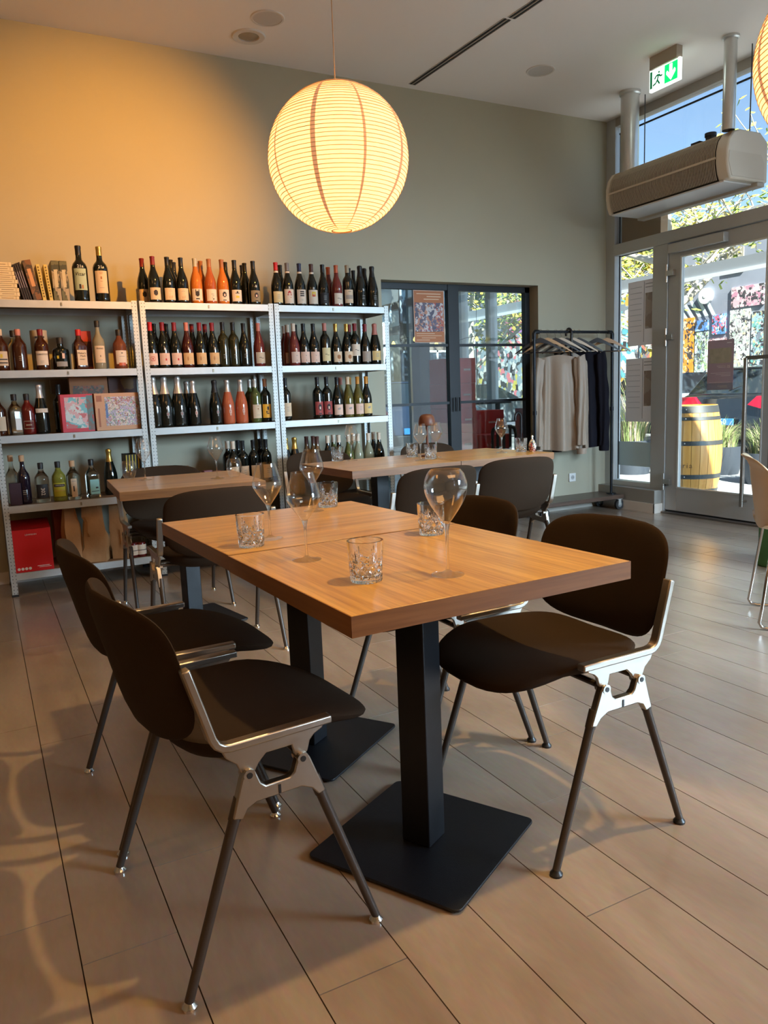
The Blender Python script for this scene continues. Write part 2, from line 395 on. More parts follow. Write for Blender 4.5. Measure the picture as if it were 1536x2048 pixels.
for i in range(0, 42):
    x0 = PX0 + PP * i; x1 = x0 + PP
    if x1 > 5.37: x1 = 5.37
    if x1 - x0 < .03: continue
    ph = phase.get(i, prnd.uniform(0, PL)) % PL
    y = -3.6 - (PL - ph) % PL
    y = ph - PL * 4
    while y < YW:
        a, b = max(y, -3.55), min(y + PL, YW - .002)
        if b - a > .03:
            g = .0014
            if seen(x0, x1, a, b) and count < 300:
                key = (round(x1 - x0, 3), round(b - a, 3))
                if key not in plank_data:
                    w, l = x1 - x0 - 2 * g, b - a - 2 * g
                    plank_data[key] = MB().box((0, 0, -.004), (w, l, .008)).mesh('floor_plank', 0)
                put('floor_plank', plank_data[key], fm, floor, loc=((x0 + x1) / 2, (a + b) / 2, 0)); count += 1
            else: rest.box(((x0 + x1) / 2, (a + b) / 2, -.004), (x1 - x0 - 2 * g, b - a - 2 * g, .008))
        y += PL
tag(obj('floor_planking', rest, fm, floor, 0), kind='stuff')

# back wall with the recess of the black glass door
NX0, NX1, NZ = 2.96, 4.55, 2.06
wb = MB().b2((-2.7, YW, 0), (NX0, YW + .16, ZC)).b2((NX1, YW, 0), (XW + .05, YW + .16, ZC)).b2((NX0, YW, NZ), (NX1, YW + .16, ZC))
struct('wall_back', wb, wall_paint, smooth=0)
struct('wall_left', MB().b2((-2.85, -3.6, 0), (-2.7, YW + .16, ZC)), wall_paint, smooth=0)
struct('wall_front', MB().b2((-2.85, -3.75, 0), (XW + .05, -3.6, ZC)), wall_paint, smooth=0)
struct('ceiling', MB().b2((-2.85, -3.75, ZC), (XW + .08, 9.2, ZC + .2)), white_ceil, smooth=0)
struct('baseboard_back', MB().b2((-2.7, YW - .014, 0), (NX0 - .02, YW, .08)).b2((NX1 + .02, YW - .014, 0), (5.26, YW, .08)), trim_white)
# low plinth under the side window
struct('wall_plinth', MB().b2((5.275, 4.875, 0), (XW - .03, YW, .205)), mat('plinth_grey', (.30, .29, .26), .6), bevel=.002)
struct('baseboard_plinth', MB().b2((5.262, 4.862, 0), (5.275, YW, .085)).b2((5.262, 4.862, 0), (XW - .03, 4.875, .085)), trim_white)

# ---- street front: aluminium frame, side window, door, transoms
fr = MB()
def bar(mb, y0, y1, z0, z1, x0=XW - .04, x1=XW + .05): mb.b2((x0, y0, z0), (x1, y1, z1))
front = struct('wall_front_frame', MB().b2((XW - .04, 5.47, 0), (XW + .05, YW + .2, ZC)), alu, bevel=.002)
front.name = 'trim_1'
mul = MB(); bar(mul, 4.845, 5.01, 0, 2.40); obj('mullion', mul, alu, front, bevel=.003)
for y in (3.66, 1.9, .2, -1.5, -3.3):
    q = MB(); bar(q, y - .06, y + .06, 0, 3.46); obj('mullion', q, alu, front, bevel=.003)
tr = MB(); bar(tr, -3.6, 5.47, 2.33, 2.43, XW - .055); obj('transom', tr, alu, front, bevel=.003)
hd = MB(); bar(hd, -3.6, 5.47, 3.455, ZC); obj('head_rail', hd, mat('bronze_rail', (.34, .31, .27), .5), front, bevel=.002)
sl = MB(); bar(sl, 5.01, 5.47, .205, .25); obj('sill_rail', sl, alu, front, bevel=.002)
sl = MB(); bar(sl, -3.6, 3.60, 0, .14); obj('sill_rail', sl, alu, front, bevel=.002)
gk = MB().b2((XW - .012, 4.0, 3.385), (XW - .006, 5.45, 3.400)); gk.b2((XW - .012, -3.6, 3.385), (XW - .006, 4.0, 3.400))
gk.b2((XW - .012, 5.43, .26), (XW - .006, 5.442, 3.385)).b2((XW - .012, 5.018, .26), (XW - .006, 5.024, 2.33)).b2((XW - .012, 5.018, 2.318), (XW - .006, 5.44, 2.325))
obj('gasket', gk, gasket, front, 0)
def window(n, y0, y1, z0, z1):
    w = struct('window_%d' % n, MB().b2((XW, y0, z0), (XW + .012, y1, z1)), window_glass, smooth=0)
    return w
window(1, 5.01, 5.47, .25, 2.33); window(2, -3.3, 5.47, 2.43, 3.455)
for k, (a, b) in enumerate(((1.96, 3.60), (.26, 1.84), (-1.44, .14), (-3.24, -1.56))): window(3 + k, a, b, .14, 2.33)
# door
door = struct('door_1', MB().b2((XW - .03, 4.715, .03), (XW + .02, 4.843, 2.325)).b2((XW - .03, 3.73, .03), (XW + .02, 3.90, 2.325)).b2((XW - .03, 3.90, 2.205), (XW + .02, 4.715, 2.325)).b2((XW - .03, 3.90, .03), (XW + .02, 4.715, .235)), alu, bevel=.003)
obj('pane', MB().b2((XW - .006, 3.90, .235), (XW + .006, 4.715, 2.205)), window_glass, door, 0)
obj('glazing_bead', MB().b2((XW - .034, 4.700, .235), (XW - .022, 4.715, 2.205)).b2((XW - .034, 3.90, .235), (XW - .022, 3.912, 2.205)).b2((XW - .034, 3.91, .235), (XW - .022, 4.70, .247)).b2((XW - .034, 3.91, 2.193), (XW - .022, 4.70, 2.205)), mat('bead_light', (.75, .78, .76), .3, metal=.3), door)
obj('threshold', MB().b2((XW - .06, 3.72, 0), (XW + .04, 4.85, .018)), mat('threshold_metal', (.18, .16, .14), .4, metal=.6), door, bevel=.003)
obj('door_seal', MB().b2((XW - .02, 3.74, .018), (XW, 4.84, .032)), gasket, door)
for z in (2.08, 1.545, .285):
    h = MB().cyl((XW - .052, 4.846, z - .075), (XW - .052, 4.846, z + .075), .013, n=14).b2((XW - .062, 4.77, z - .022), (XW - .03, 4.84, z + .022)).b2((XW - .066, 4.766, z - .024), (XW - .03, 4.776, z + .024))
    obj('hinge', h, steel, door, bevel=.001)
hn = MB().tube([(XW - .085, 4.02, .15), (XW - .085, 4.02, 1.32)], .0165, 14).cyl((XW - .085, 4.02, .19), (XW - .03, 4.02, .19), .01).cyl((XW - .085, 4.02, 1.28), (XW - .03, 4.02, 1.28), .01)
obj('pull_handle', hn, mat('handle_bronze', (.26, .23, .20), .3, metal=.8), door)
# top bracket of the handle reaching across the glass
hq = MB().b2((XW - .092, 3.78, 1.305), (XW - .078, 4.02, 1.335)).b2((XW - .092, 3.78, .12), (XW - .078, 3.80, 1.33)); obj('pull_handle', hq, mat('handle_bronze'), door, bevel=.002)
cl_ = MB().b2((XW - .09, 4.25, 2.235), (XW - .03, 4.80, 2.31)); obj('door_closer', cl_, alu, door, bevel=.004)
# posters stuck on the glass
paper_grey = paper_mat('poster_paper_back', (.74, .70, .68), .55)
ink_w = mat('print_white', (.8, .78, .75), .6); ink_g = mat('print_grey', (.40, .38, .38), .7)
def menu(y0, y1, z0, z1, label):
    t = thing('poster', label, 'poster', (XW - .008, (y0 + y1) / 2, z0)); w = y1 - y0; h = z1 - z0
    obj('sheet', MB().b2((-.0015, -w / 2, 0), (0, w / 2, h)), paper_grey, t, 0)
    l = MB()
    for k in range(9): l.b2((-.0028, -w * .05, h * (.9 - .085 * k)), (-.0016, w * .42, h * (.9 - .085 * k) + .004))
    l.b2((-.0028, -w * .16, h * .05), (-.0016, -w * .14, h * .98)); l.b2((-.0028, -w * .48, h * .93), (-.0016, -w * .2, h * .945)); l.b2((-.0028, -w * .48, h * .88), (-.0016, -w * .2, h * .895))
    obj('print', l, ink_g, t, 0)
    obj('photo_strip', MB().b2((-.0026, -w * .47, h * .25), (-.0016, -w * .2, h * .80)), picture_mat('menu_photo', [(.33, .28, .25), (.38, .33, .30), (.40, .37, .35)], 12), t, 0)
    return t
menu(5.03, 5.325, 1.50, 2.07, 'large grey poster on narrow side window, upper of the two')
menu(5.03, 5.345, .81, 1.385, 'large grey poster on narrow side window, lower of the two')
tag(obj('frosted_film', MB().b2((XW - .004, 5.015, .395), (XW - .001, 5.44, .62)), mat('frosted_film_mat', (.62, .78, .84), .6, trans=.35), None, 0), 'pale blue frosted band on the narrow side window', 'film')
t = thing('poster', 'mauve poster with landscape photo on the door glass', 'poster', (XW - .012, 4.31, 1.08))
obj('sheet', MB().b2((-.0015, -.125, 0), (0, .125, .40)), paper_mat('poster_mauve', (.50, .40, .43), .5), t, 0)
obj('sheet_footer', MB().b2((-.0024, -.125, 0), (-.0016, .125, .055)), paper_mat('poster_footer', (.50, .52, .64), .5), t, 0)
obj('photo', MB().b2((-.0024, -.105, .215), (-.0016, .105, .335)), mat('poster_photo', (.42, .40, .31), .8, noise=(20, .35)), t, 0)
text('25', .03, ink_w, t, (-.003, -.08, .185), (PI / 2, 0, PI / 2), ext=.0002)
l = MB()
for k in range(3): l.b2((-.0026, -.10, .135 - .012 * k), (-.0016, .09 - .05 * k, .138 - .012 * k))
l.b2((-.0026, -.05, .19), (-.0016, .03, .193)).b2((-.0026, -.05, .18), (-.0016, .02, .183)).b2((-.0026, -.10, .06), (-.0016, .10, .062)).b2((-.0026, -.105, .37), (-.0016, -.06, .378)).b2((-.0032, -.07, .02), (-.0026, .0, .023)).b2((-.0032, -.07, .03), (-.0026, .02, .033))
obj('print', l, ink_w, t, 0)

# ---- recess with the black steel glass double door
niche = struct('door_2', MB().b2((NX0, 5.70, 0), (NX0 + .055, 5.75, NZ)).b2((NX1 - .055, 5.70, 0), (NX1, 5.75, NZ)).b2((NX0, 5.70, NZ - .05), (NX1, 5.75, NZ)).b2((NX0, 5.70, 0), (NX1, 5.75, .06)).b2((3.665, 5.695, 0), (3.775, 5.75, NZ)), dark_steel, bevel=.002)
for z in (.53, 1.055, 1.55):
    obj('glazing_bar', MB().b2((NX0 + .05, 5.705, z - .011), (3.67, 5.74, z + .011)), dark_steel, niche); obj('glazing_bar', MB().b2((3.77, 5.705, z - .011), (NX1 - .05, 5.74, z + .011)), dark_steel, niche)
obj('pane', MB().b2((NX0 + .05, 5.722, .05), (3.67, 5.728, NZ - .04)), door_glass, niche, 0)
obj('pane', MB().b2((3.77, 5.722, .05), (NX1 - .05, 5.728, NZ - .04)), door_glass, niche, 0)
obj('door_handle', MB().cyl((3.70, 5.66, .98), (3.70, 5.66, 1.10), .008).cyl((3.74, 5.66, .98), (3.74, 5.66, 1.10), .008), dark_steel, niche)
t = thing('poster', 'orange wine-tasting poster on the black glass door', 'poster', (3.485, 5.716, 1.575))
obj('sheet', MB().b2((-.15, -.0015, 0), (.15, 0, .43)), mat('poster_orange', (.44, .17, .08), .7), t, 0)
obj('border', MB().b2((-.152, -.0022, 0), (-.147, -.0014, .43)).b2((.147, -.0022, 0), (.152, -.0014, .43)).b2((-.15, -.0022, .427), (.15, -.0014, .432)).b2((-.15, -.0022, -.002), (.15, -.0014, .003)), mat('poster_border', (.6, .45, .38), .7), t, 0)
obj('photo', MB().b2((-.14, -.0024, .09), (.14, -.0016, .33)), picture_mat('poster_scene', [(.07, .06, .10), (.40, .07, .05), (.12, .10, .16), (.45, .20, .12), (.5, .45, .45)], 34), t, 0)
l = MB()
for k, (a, b) in enumerate(((-.12, .12), (-.02, .12), (-.05, .1))): l.b2((a, -.0026, .40 - .022 * k), (b, -.0016, .406 - .022 * k))
for k, (a, b) in enumerate(((-.13, .05), (-.13, .12), (-.08, .06), (-.13, .0))): l.b2((a, -.0026, .072 - .018 * k), (b, -.0016, .076 - .018 * k))
obj('print', l, mat('print_cream', (.75, .58, .42), .7), t, 0)

# ---------------------------------------------------------------- ceiling fittings
def disc(x, y, label, r=.105):
    t = thing('ceiling_speaker', label, 'speaker', (x, y, ZC))
    obj('rim', MB().lathe([(r - .012, 0), (r - .012, -.006), (r, -.006), (r + .004, 0)], 36), mat('speaker_white', (.70, .64, .58), .6), t)
    obj('grille', MB().lathe([(0, -.004), (r - .012, -.003)], 36), mat('speaker_cloth', (.60, .55, .50), .8, bump=(400, .3)), t)
disc(1.88, 4.938, 'round flush ceiling speaker above the paper lantern')
disc(4.041, 4.905, 'round flush ceiling speaker between air slot and exit sign')
t = thing('ceiling_spotlight', 'round recessed adjustable spotlight near the back wall', 'light', (1.845, 5.216, ZC))
wm = mat('speaker_white')
obj('trim_ring', MB().lathe([(.070, 0), (.070, -.008), (.105, -.010), (.112, 0)], 36), wm, t)
obj('reflector', MB().lathe([(0, -.004), (.03, -.006), (.05, -.0015), (.069, -.0005)], 28), mat('reflector_metal', (.55, .45, .33), .25, metal=.6), t)
for k, (y0, y1) in enumerate(((4.345, 5.50), (3.20, 4.325))):
    t = thing('linear_air_diffuser', ('twin-slot linear ceiling air vent, section reaching the back wall', 'twin-slot linear ceiling air vent, section nearer the camera')[k], 'vent', (3.27 if k == 0 else 3.345, (y0 + y1) / 2, ZC), group='linear ceiling air slots')
    L2 = (y1 - y0) / 2; o_ = rad(-2.6)
    t.rotation_euler = (0, 0, rad(2.6)); t.location.x = 3.285 if k == 0 else 3.352
    obj('slot', MB().b2((-.022, -L2, -.003), (-.008, L2, 0)), mat('slot_black', (.02, .02, .02), .8), t)
    obj('slot', MB().b2((.008, -L2, -.003), (.022, L2, 0)), mat('slot_black'), t)
    obj('frame', MB().b2((-.032, -L2, -.004), (-.027, L2, 0)).b2((-.003, -L2, -.005), (.003, L2, 0)).b2((.027, -L2, -.004), (.030, L2, 0)), mat('vent_frame', (.45, .42, .39), .5), t)
# exit sign
t = thing('exit_sign', 'lit green emergency exit sign with running figure and down arrow', 'sign', (4.69, 4.29, ZC))
lit_w = mat('sign_lit_white', (.8, .9, .85), .5, emis=(.85, 1, .93), es=1.15); lit_g = mat('sign_lit_green', (0, .3, .08), .5, emis=(.0, .62, .10), es=1.0)
obj('housing', MB().b2((-.03, -.125, -.09), (.03, .125, 0)), mat('sign_housing', (.42, .36, .29), .6), t, bevel=.002)
obj('light_panel', MB().b2((-.012, -.14, -.235), (.012, .14, -.085)), lit_w, t, bevel=.002)
P_ = MB(); P_.b2((-.0145, -.122, -.222), (-.0125, -.004, -.098))
obj('green_field', P_, lit_g, t, 0)
def yz(pts, x0, x1):   # outline given as (y, z), thin along x
    M = Matrix(((0, 0, 1, 0), (1, 0, 0, 0), (0, 1, 0, 0), (0, 0, 0, 1)))
    return MB().prism(pts, x0, x1, M)
obj('arrow', yz([(-.050, -.105), (-.050, -.165), (-.030, -.142), (-.022, -.152), (-.022, -.166), (-.063, -.214), (-.104, -.166), (-.104, -.152), (-.096, -.142), (-.076, -.165), (-.076, -.105)], -.0162, -.0146), lit_w, t, 0)
fig = MB().b2((-.0145, .112, -.215), (-.0125, .132, -.098))
def limb(p, q, w=.0062):
    a, b = Vector((0, *p)), Vector((0, *q)); d = (b - a).normalized(); n_ = Vector((0, -d.z, d.y)) * w
    fig.add([(-.015, *(a + n_).yz), (-.015, *(b + n_).yz), (-.015, *(b - n_).yz), (-.015, *(a - n_).yz)], [(0, 1, 2, 3)])
for p, q in (((.050, -.137), (.062, -.172)), ((.062, -.172), (.040, -.205)), ((.062, -.172), (.075, -.190)), ((.075, -.190), (.105, -.200)), ((.050, -.137), (.032, -.155)), ((.032, -.155), (.015, -.150)), ((.052, -.138), (.075, -.142)), ((.075, -.142), (.088, -.160))): limb(p, q)
fig.cyl((-.0152, .047, -.122), (-.0145, .047, -.122), .008, n=10)
obj('running_figure', fig, mat('sign_dark_green', (0, .12, .04), .5, emis=(0, .05, .015), es=1), t, 0)
# ducts and the air curtain
duct = mat('duct_galvanised', (.62, .62, .60), .3, metal=.8, noise=(6, .15))
t = tag(obj('duct_pipe', MB().lathe([(.074, -.80), (.074, 0), (.086, 0), (.086, -.02), (.076, -.03)], 28), duct), 'thick galvanised round duct from ceiling, beside back wall corner', 'pipe', 'ducts above the air curtain'); t.location = (5.02, 4.96, ZC)
t = tag(obj('duct_pipe', MB().lathe([(.044, -.62), (.044, 0), (.058, 0), (.058, -.015), (.046, -.022)], 28), duct), 'thinner galvanised round duct rising from the air curtain end', 'pipe', 'ducts above the air curtain'); t.location = (4.93, 3.93, ZC)
t = thing('air_curtain', 'long cream air curtain heater with ribbed grille above the door', 'heater', (5.0, 4.50, 2.58))
cream = mat('heater_cream', (.72, .66, .56), .45); ribm = mat('heater_rib', (.62, .55, .44), .5)
A0, A1 = -.50, .56   # along the length, near end to far end
prof = [(.33, .0), (.33, .28), (.24, .345), (.02, .345), (-.05, .325), (-.095, .27), (-.115, .20), (-.115, .12), (-.10, .05), (-.075, 0)]
def xz(pts, y0, y1):
    M = Matrix(((1, 0, 0, 0), (0, 0, 1, 0), (0, 1, 0, 0), (0, 0, 0, 1)))
    return MB().prism(pts, y0, y1, M)
inner = [(x * .88 + .006, z * .93 + .010) for x, z in prof]
obj('body', xz(inner, A0, A1), mat('heater_inside', (.05, .042, .035), .7), t)
obj('top_cover', xz([(.33, .28), (.24, .347), (.02, .347), (-.045, .328), (-.045, .32), (.02, .338), (.325, .26)], A0, A1), cream, t)
obj('end_cap', xz([(x * 0.995, z) for x, z in prof], A0 - .10, A0), cream, t, bevel=.012)
obj('end_cap', xz([(x * 0.995, z) for x, z in prof], A1, A1 + .035), cream, t, bevel=.008)
obj('end_panel', xz([(.10, .02), (.29, .02), (.29, .13), (.25, .19), (-.09, .19), (-.10, .12), (-.06, .02)], A0 - .103, A0 - .10), mat('heater_panel', (.66, .60, .50), .45), t, bevel=.001)
gr_ = MB(); arc = [(-.05, .325), (-.095, .27), (-.115, .20), (-.115, .12), (-.10, .05), (-.085, .012)]
n_r = 78
for k in range(n_r):
    y = A0 + .01 + (A1 - A0 - .02) * k / (n_r - 1)
    for (xa, za), (xb, zb) in zip(arc, arc[1:]):
        gr_.add([(xa, y - .0018, za), (xb, y - .0018, zb), (xb + .006, y - .0018, zb), (xa + .006, y - .0018, za), (xa, y + .0018, za), (xb, y + .0018, zb), (xb + .006, y + .0018, zb), (xa + .006, y + .0018, za)], [(0, 1, 2, 3), (4, 7, 6, 5), (0, 4, 5, 1)])
tag(obj('grille', gr_, ribm, t, 0), kind='stuff')
obj('grille_bar', MB().b2((-.120, A0, .152), (-.108, A1, .166)), mat('heater_bar', (.66, .58, .47), .5), t)
obj('outlet_panel', MB().b2((-.08, A0 - .05, -.012), (.22, A1, .0)), mat('outlet_white', (.70, .72, .74), .35), t, bevel=.003)
obj('outlet_slot', MB().b2((.22, A0 - .10, -.03), (.30, A1, .0)), mat('outlet_cream', (.5, .45, .38), .45), t, bevel=.004)
obj('cable_gland', MB().cyl((.05, -.32, .33), (.05, -.32, .39), .035, n=16).cyl((.05, -.32, .375), (.05, -.32, .40), .042, n=16).b2((-.02, -.28, .33), (.04, -.20, .352)), mat('black_plastic', (.02, .02, .022), .5), t)
for y in (-.56 + .0, .44):
    obj('hanging_rod', MB().cyl((.17, y, .33), (.17, y, .945), .0045, n=8), mat('rod_dark', (.10, .10, .10), .4, metal=.6), t)
# back of an outdoor sign behind the transom glass
tag(obj('outdoor_sign_box', MB().b2((5.47, 5.03, 2.40), (5.56, 5.50, 2.76)), mat('sign_back_brown', (.34, .20, .10), .7), bevel=.005), 'brown back of a sign box outside the transom window', 'sign')
# wall socket
t = thing('wall_socket', 'white square wall socket beneath the coats', 'socket', (4.94, YW - .001, .30))
obj('plate', MB().b2((-.04, -.011, -.04), (.04, 0, .04)), mat('socket_white', (.78, .78, .76), .4), t, bevel=.003)
obj('insert', MB().cyl((0, -.0115, 0), (0, -.0105, 0), .021, n=20), mat('socket_grey', (.45, .45, .44), .5), t)
obj('pin_hole', MB().cyl((-.009, -.0125, 0), (-.009, -.0115, 0), .003, n=8).cyl((.009, -.0125, 0), (.009, -.0115, 0), .003, n=8), gasket, t)

# ---------------------------------------------------------------- paper lanterns
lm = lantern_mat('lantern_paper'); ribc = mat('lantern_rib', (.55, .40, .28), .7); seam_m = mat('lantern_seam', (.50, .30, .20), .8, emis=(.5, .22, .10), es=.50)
def lantern(loc, label, R=.249, cord=True):
    t = thing('paper_lantern', label, 'lamp', loc, 0, 'round paper lanterns over the tables')
    prof = []; N = 132
    r_open = .036
    for k in range(N + 1):
        a = -PI / 2 + .155 + (PI - .31) * k / N
        b = R * (1 + (.0045 if k % 3 == 0 else 0 if k % 3 == 1 else -.0000))
        prof.append((max(b * math.cos(a), r_open), b * 0.995 * math.sin(a)))
    obj('shade', MB().lathe(prof, 96), lm, t, smooth=60)
    rb = MB()
    for k in range(1, 52):
        a = -PI / 2 + .155 + (PI - .31) * k / 52
        r, z = R * 1.0055 * math.cos(a), R * 0.995 * 1.0055 * math.sin(a)
        n = 64; w = .0009
        rb.lathe([(r - w, z - w), (r + w, z - w), (r + w, z + w), (r - w, z + w), (r - w, z - w)], n)
    tag(obj('rib', rb, ribc, t, smooth=60), kind='stuff')
    for j in range(9):
        a0 = j * 2 * PI / 9 + .45; wd = .070 if j % 2 else .040
        s = MB(); M_ = 28
        def f(u, v):
            a = -PI / 2 + .158 + (PI - .316) * u; rr = R * 1.0075; q = a0 + (v - .5) * wd
            return (rr * math.cos(a) * math.cos(q), rr * math.cos(a) * math.sin(q), rr * 0.995 * math.sin(a))
        s.grid(M_, 1, f); obj('seam', s, seam_m, t, smooth=60)
    zb = -R * 0.995 * math.sin(PI / 2 - .155)
    obj('ring', MB().lathe([(r_open - .001, zb - .002), (r_open + .002, zb - .002), (r_open + .002, zb + .002), (r_open - .001, zb + .002), (r_open - .001, zb - .002)], 32), mat('lantern_wire', (.35, .2, .1), .5, metal=.4), t)
    obj('bulb', MB().lathe([(0, -.045), (.02, -.04), (.03, -.02), (.03, 0), (.014, .035), (.013, .06), (0, .06)], 16), mat('bulb_glow', (1, .8, .5), .4, emis=(1, .70, .32), es=26), t)
    obj('cord', MB().cyl((0, 0, .06), (0, 0, ZC - loc[2]), .0022, n=8), mat('cord_cream', (.5, .36, .24), .6), t)
    p = light('lantern_light', 'POINT', (0, 0, -.01), 7.0, (1, .48, .15), shadow_soft_size=.05); p.parent = t
    return t
lantern((1.235, 2.615, 1.985), 'round white paper lantern glowing over the front table')
lantern((2.05, 1.244, 1.954), 'paper lantern cut off by the picture edge, near the heater')

# ---------------------------------------------------------------- tables
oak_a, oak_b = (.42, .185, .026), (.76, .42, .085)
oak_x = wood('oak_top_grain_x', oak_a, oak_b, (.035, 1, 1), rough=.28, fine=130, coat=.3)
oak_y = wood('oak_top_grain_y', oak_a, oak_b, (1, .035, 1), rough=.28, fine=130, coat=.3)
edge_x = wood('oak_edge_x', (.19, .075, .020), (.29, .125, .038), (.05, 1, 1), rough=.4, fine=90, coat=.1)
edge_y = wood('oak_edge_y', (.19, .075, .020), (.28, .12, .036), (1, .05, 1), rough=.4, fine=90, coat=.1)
base_black = mat('powder_black', (.006, .0065, .009), .42, noise=(60, .3), bump=(600, .15))
def table(name_label, cx, cy, w, d, rot, grain, bx, by, brot, group='oak bistro tables'):
    t = thing('bistro_table', name_label, 'table', (cx, cy, 0), rad(rot), group)
    th = .042
    top = obj('tabletop', MB().box((0, 0, .75 - th / 2), (w - .004, d - .004, th)), oak_x if grain == 'x' else oak_y, t, bevel=.0012)
    for sg in (-1, 1):
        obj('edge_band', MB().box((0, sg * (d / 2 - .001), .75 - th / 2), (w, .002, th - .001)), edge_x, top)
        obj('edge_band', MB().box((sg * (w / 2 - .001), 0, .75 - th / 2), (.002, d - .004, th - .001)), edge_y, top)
    ca, sa = math.cos(-rad(rot)), math.sin(-rad(rot)); lx, ly = (bx - cx), (by - cy); lx, ly = lx * ca - ly * sa, lx * sa + ly * ca
    pr = rad(brot - rot)
    hw = .215; rr = .018; pts = []
    for sx, sy, a0 in ((1, 1, 0), (-1, 1, PI / 2), (-1, -1, PI), (1, -1, 1.5 * PI)):
        for k in range(5):
            a = a0 + k * PI / 8; pts.append((sx * (hw - rr) + rr * math.cos(a), sy * (hw - rr) + rr * math.sin(a)))
    M = Matrix.Translation((lx, ly, 0)) @ Matrix.Rotation(pr, 4, 'Z')
    obj('base_plate', MB().prism(pts, .006, .013, M), base_black, t, bevel=.0015)
    for sx in (-1, 1):
        for sy in (-1, 1):
            p = M @ Vector((sx * .185, sy * .185, 0)); obj('glide', MB().cyl((p.x, p.y, 0), (p.x, p.y, .007), .012, n=12), mat('black_plastic'), t)
    obj('column', MB().box((0, 0, .013 + .345), (.08, .08, .69), 0, M), base_black, t, bevel=.003)
    obj('top_plate', MB().box((0, 0, .70), (.30, .30, .012), 0, M), base_black, t)
    return t
table('front oak bistro table with tumbler and balloon wine glass near camera', .905, 1.575, .72, .685, 2.3, 'y', .905, 1.585, 29)
table('oak bistro table pushed behind the front table, grain running across', .880, 2.267, .72, .685, 2.3, 'x', .875, 2.275, 34.5)
table('single oak bistro table before the bottle racks', .900, 3.975, .69, .70, -3.5, 'x', .900, 3.965, 10)
table('oak bistro table nearer the racks in the rear pair', 2.070, 4.025, .71, .69, 2.2, 'x', 2.09, 4.05, 0)
table('oak bistro table nearer the coat rack in the rear pair', 2.785, 4.055, .71, .69, 2.2, 'x', 2.80, 4.08, 0)

# ---------------------------------------------------------------- chairs
fabric = mat('brown_seat_fabric', (.030, .0165, .008), .85, spec=.25, sheen=0, noise=(300, .15), bump=(900, .25))
cast = mat('cast_aluminium', (.44, .405, .355), .34, metal=1, bump=(12, .05))
legp = mat('leg_grey', (.065, .050, .040), .42, metal=.2)
footb = mat('foot_black', (.02, .02, .02), .4); footc = mat('foot_chrome', (.8, .77, .72), .15, metal=1)
def sgn(x): return 1 if x >= 0 else -1
def superell(a, b, n):
    def f(t):
        c, s = math.cos(t), math.sin(t)
        return a * sgn(c) * abs(c) ** (2 / n), b * sgn(s) * abs(s) ** (2 / n)
    return f
def uz(pts, v0, v1):   # outline in (u, z), thickness along v
    M = Matrix(((1, 0, 0, -.21), (0, 0, 1, 0), (0, 1, 0, 0), (0, 0, 0, 1)))
    return MB().prism(pts, v0, v1, M)
WEB = [(.104, .489), (.326, .489), (.318, .478), (.300, .470), (.290, .460), (.284, .440), (.276, .430), (.262, .430), (.255, .440), (.250, .461), (.194, .461), (.178, .446), (.168, .430), (.150, .428), (.140, .436), (.132, .455), (.112, .472)]
LO = [(.114, .350), (.137, .425), (.145, .440), (.156, .443), (.166, .435), (.176, .408), (.186, .399), (.238, .399), (.248, .408), (.257, .434), (.266, .442), (.277, .441), (.285, .428), (.316, .346), (.300, .342), (.285, .360), (.262, .371), (.165, .371), (.146, .363), (.134, .344)]
BARP = [(.046, .664), (.060, .615), (.082, .538), (.087, .520), (.095, .505), (.106, .497), (.120, .494), (.200, .494), (.339, .494)]
def side_bar(v):
    mb = MB(); vs = []; n = len(BARP)
    for i, (u, z) in enumerate(BARP):
        a = BARP[max(i - 1, 0)]; b_ = BARP[min(i + 1, n - 1)]; d = Vector((b_[0] - a[0], b_[1] - a[1])).normalized(); q = Vector((-d.y, d.x)) * .0085
        for sq, sv in ((1, -1), (1, 1), (-1, 1), (-1, -1)): vs.append((u + q.x * sq - .21, v + sv * .0125, z + q.y * sq))
    fs = [(i * 4 + k, i * 4 + (k + 1) % 4, (i + 1) * 4 + (k + 1) % 4, (i + 1) * 4 + k) for i in range(n - 1) for k in range(4)] + [(0, 3, 2, 1), (4 * n - 4, 4 * n - 3, 4 * n - 2, 4 * n - 1)]
    return mb.add(vs, fs)
FRAME, LOWER, SEAT, BACK, LEG, FOOT, PIN = {}, {}, None, None, {}, None, None
def seatP(a, b, h):
    u = .275 + a
    w = 1 + .05 * max(0, (u - .3) / .2)
    z = .466 + .022 * min(1, (b / .22) ** 2)
    if u < .16: z += .022 * ((.16 - u) / .12) ** 2
    if u > .33: z -= .030 * ((u - .33) / .17) ** 1.6 + .012 * min(1, (b / .22) ** 2) * min(1, (u - .33) / .15)
    z -= .006
    return (u - .21, b * w, z + h * (1.35 + 1.2 * min(1, max(0, (.36 - u) / .2)) if h < 0 else .8))
def seat_out(t):
    c, s = math.cos(t), math.sin(t); n = 2.6 if c > 0 else 3.6
    return (.235 if c > 0 else .225) * sgn(c) * abs(c) ** (2 / n), .226 * sgn(s) * abs(s) ** (2 / (3.2 if c > 0 else 3.6))
def back_out(t):
    c, s = math.cos(t), math.sin(t)   # c across, s up
    n = 4.6 if s > 0 else 3.3
    return .239 * sgn(c) * abs(c) ** (2 / n), (.128 if s > 0 else .165) * sgn(s) * abs(s) ** (2 / n)
def backP(a, b, h):
    z = .642 + b + .012 * (1 - (a / .24) ** 2) * (1 if b > 0 else 0)
    u = .088 - .245 * (z - .49) - .066 * (1 - (a / .24) ** 2)
    return (u - .21 + h * .95, a, z + h * .25)
chair_seat = MB().pillow(seat_out, seatP, .042).mesh('seat', 50, weld=True)
chair_back = MB().pillow(back_out, backP, .030).mesh('backrest', 50, weld=True)
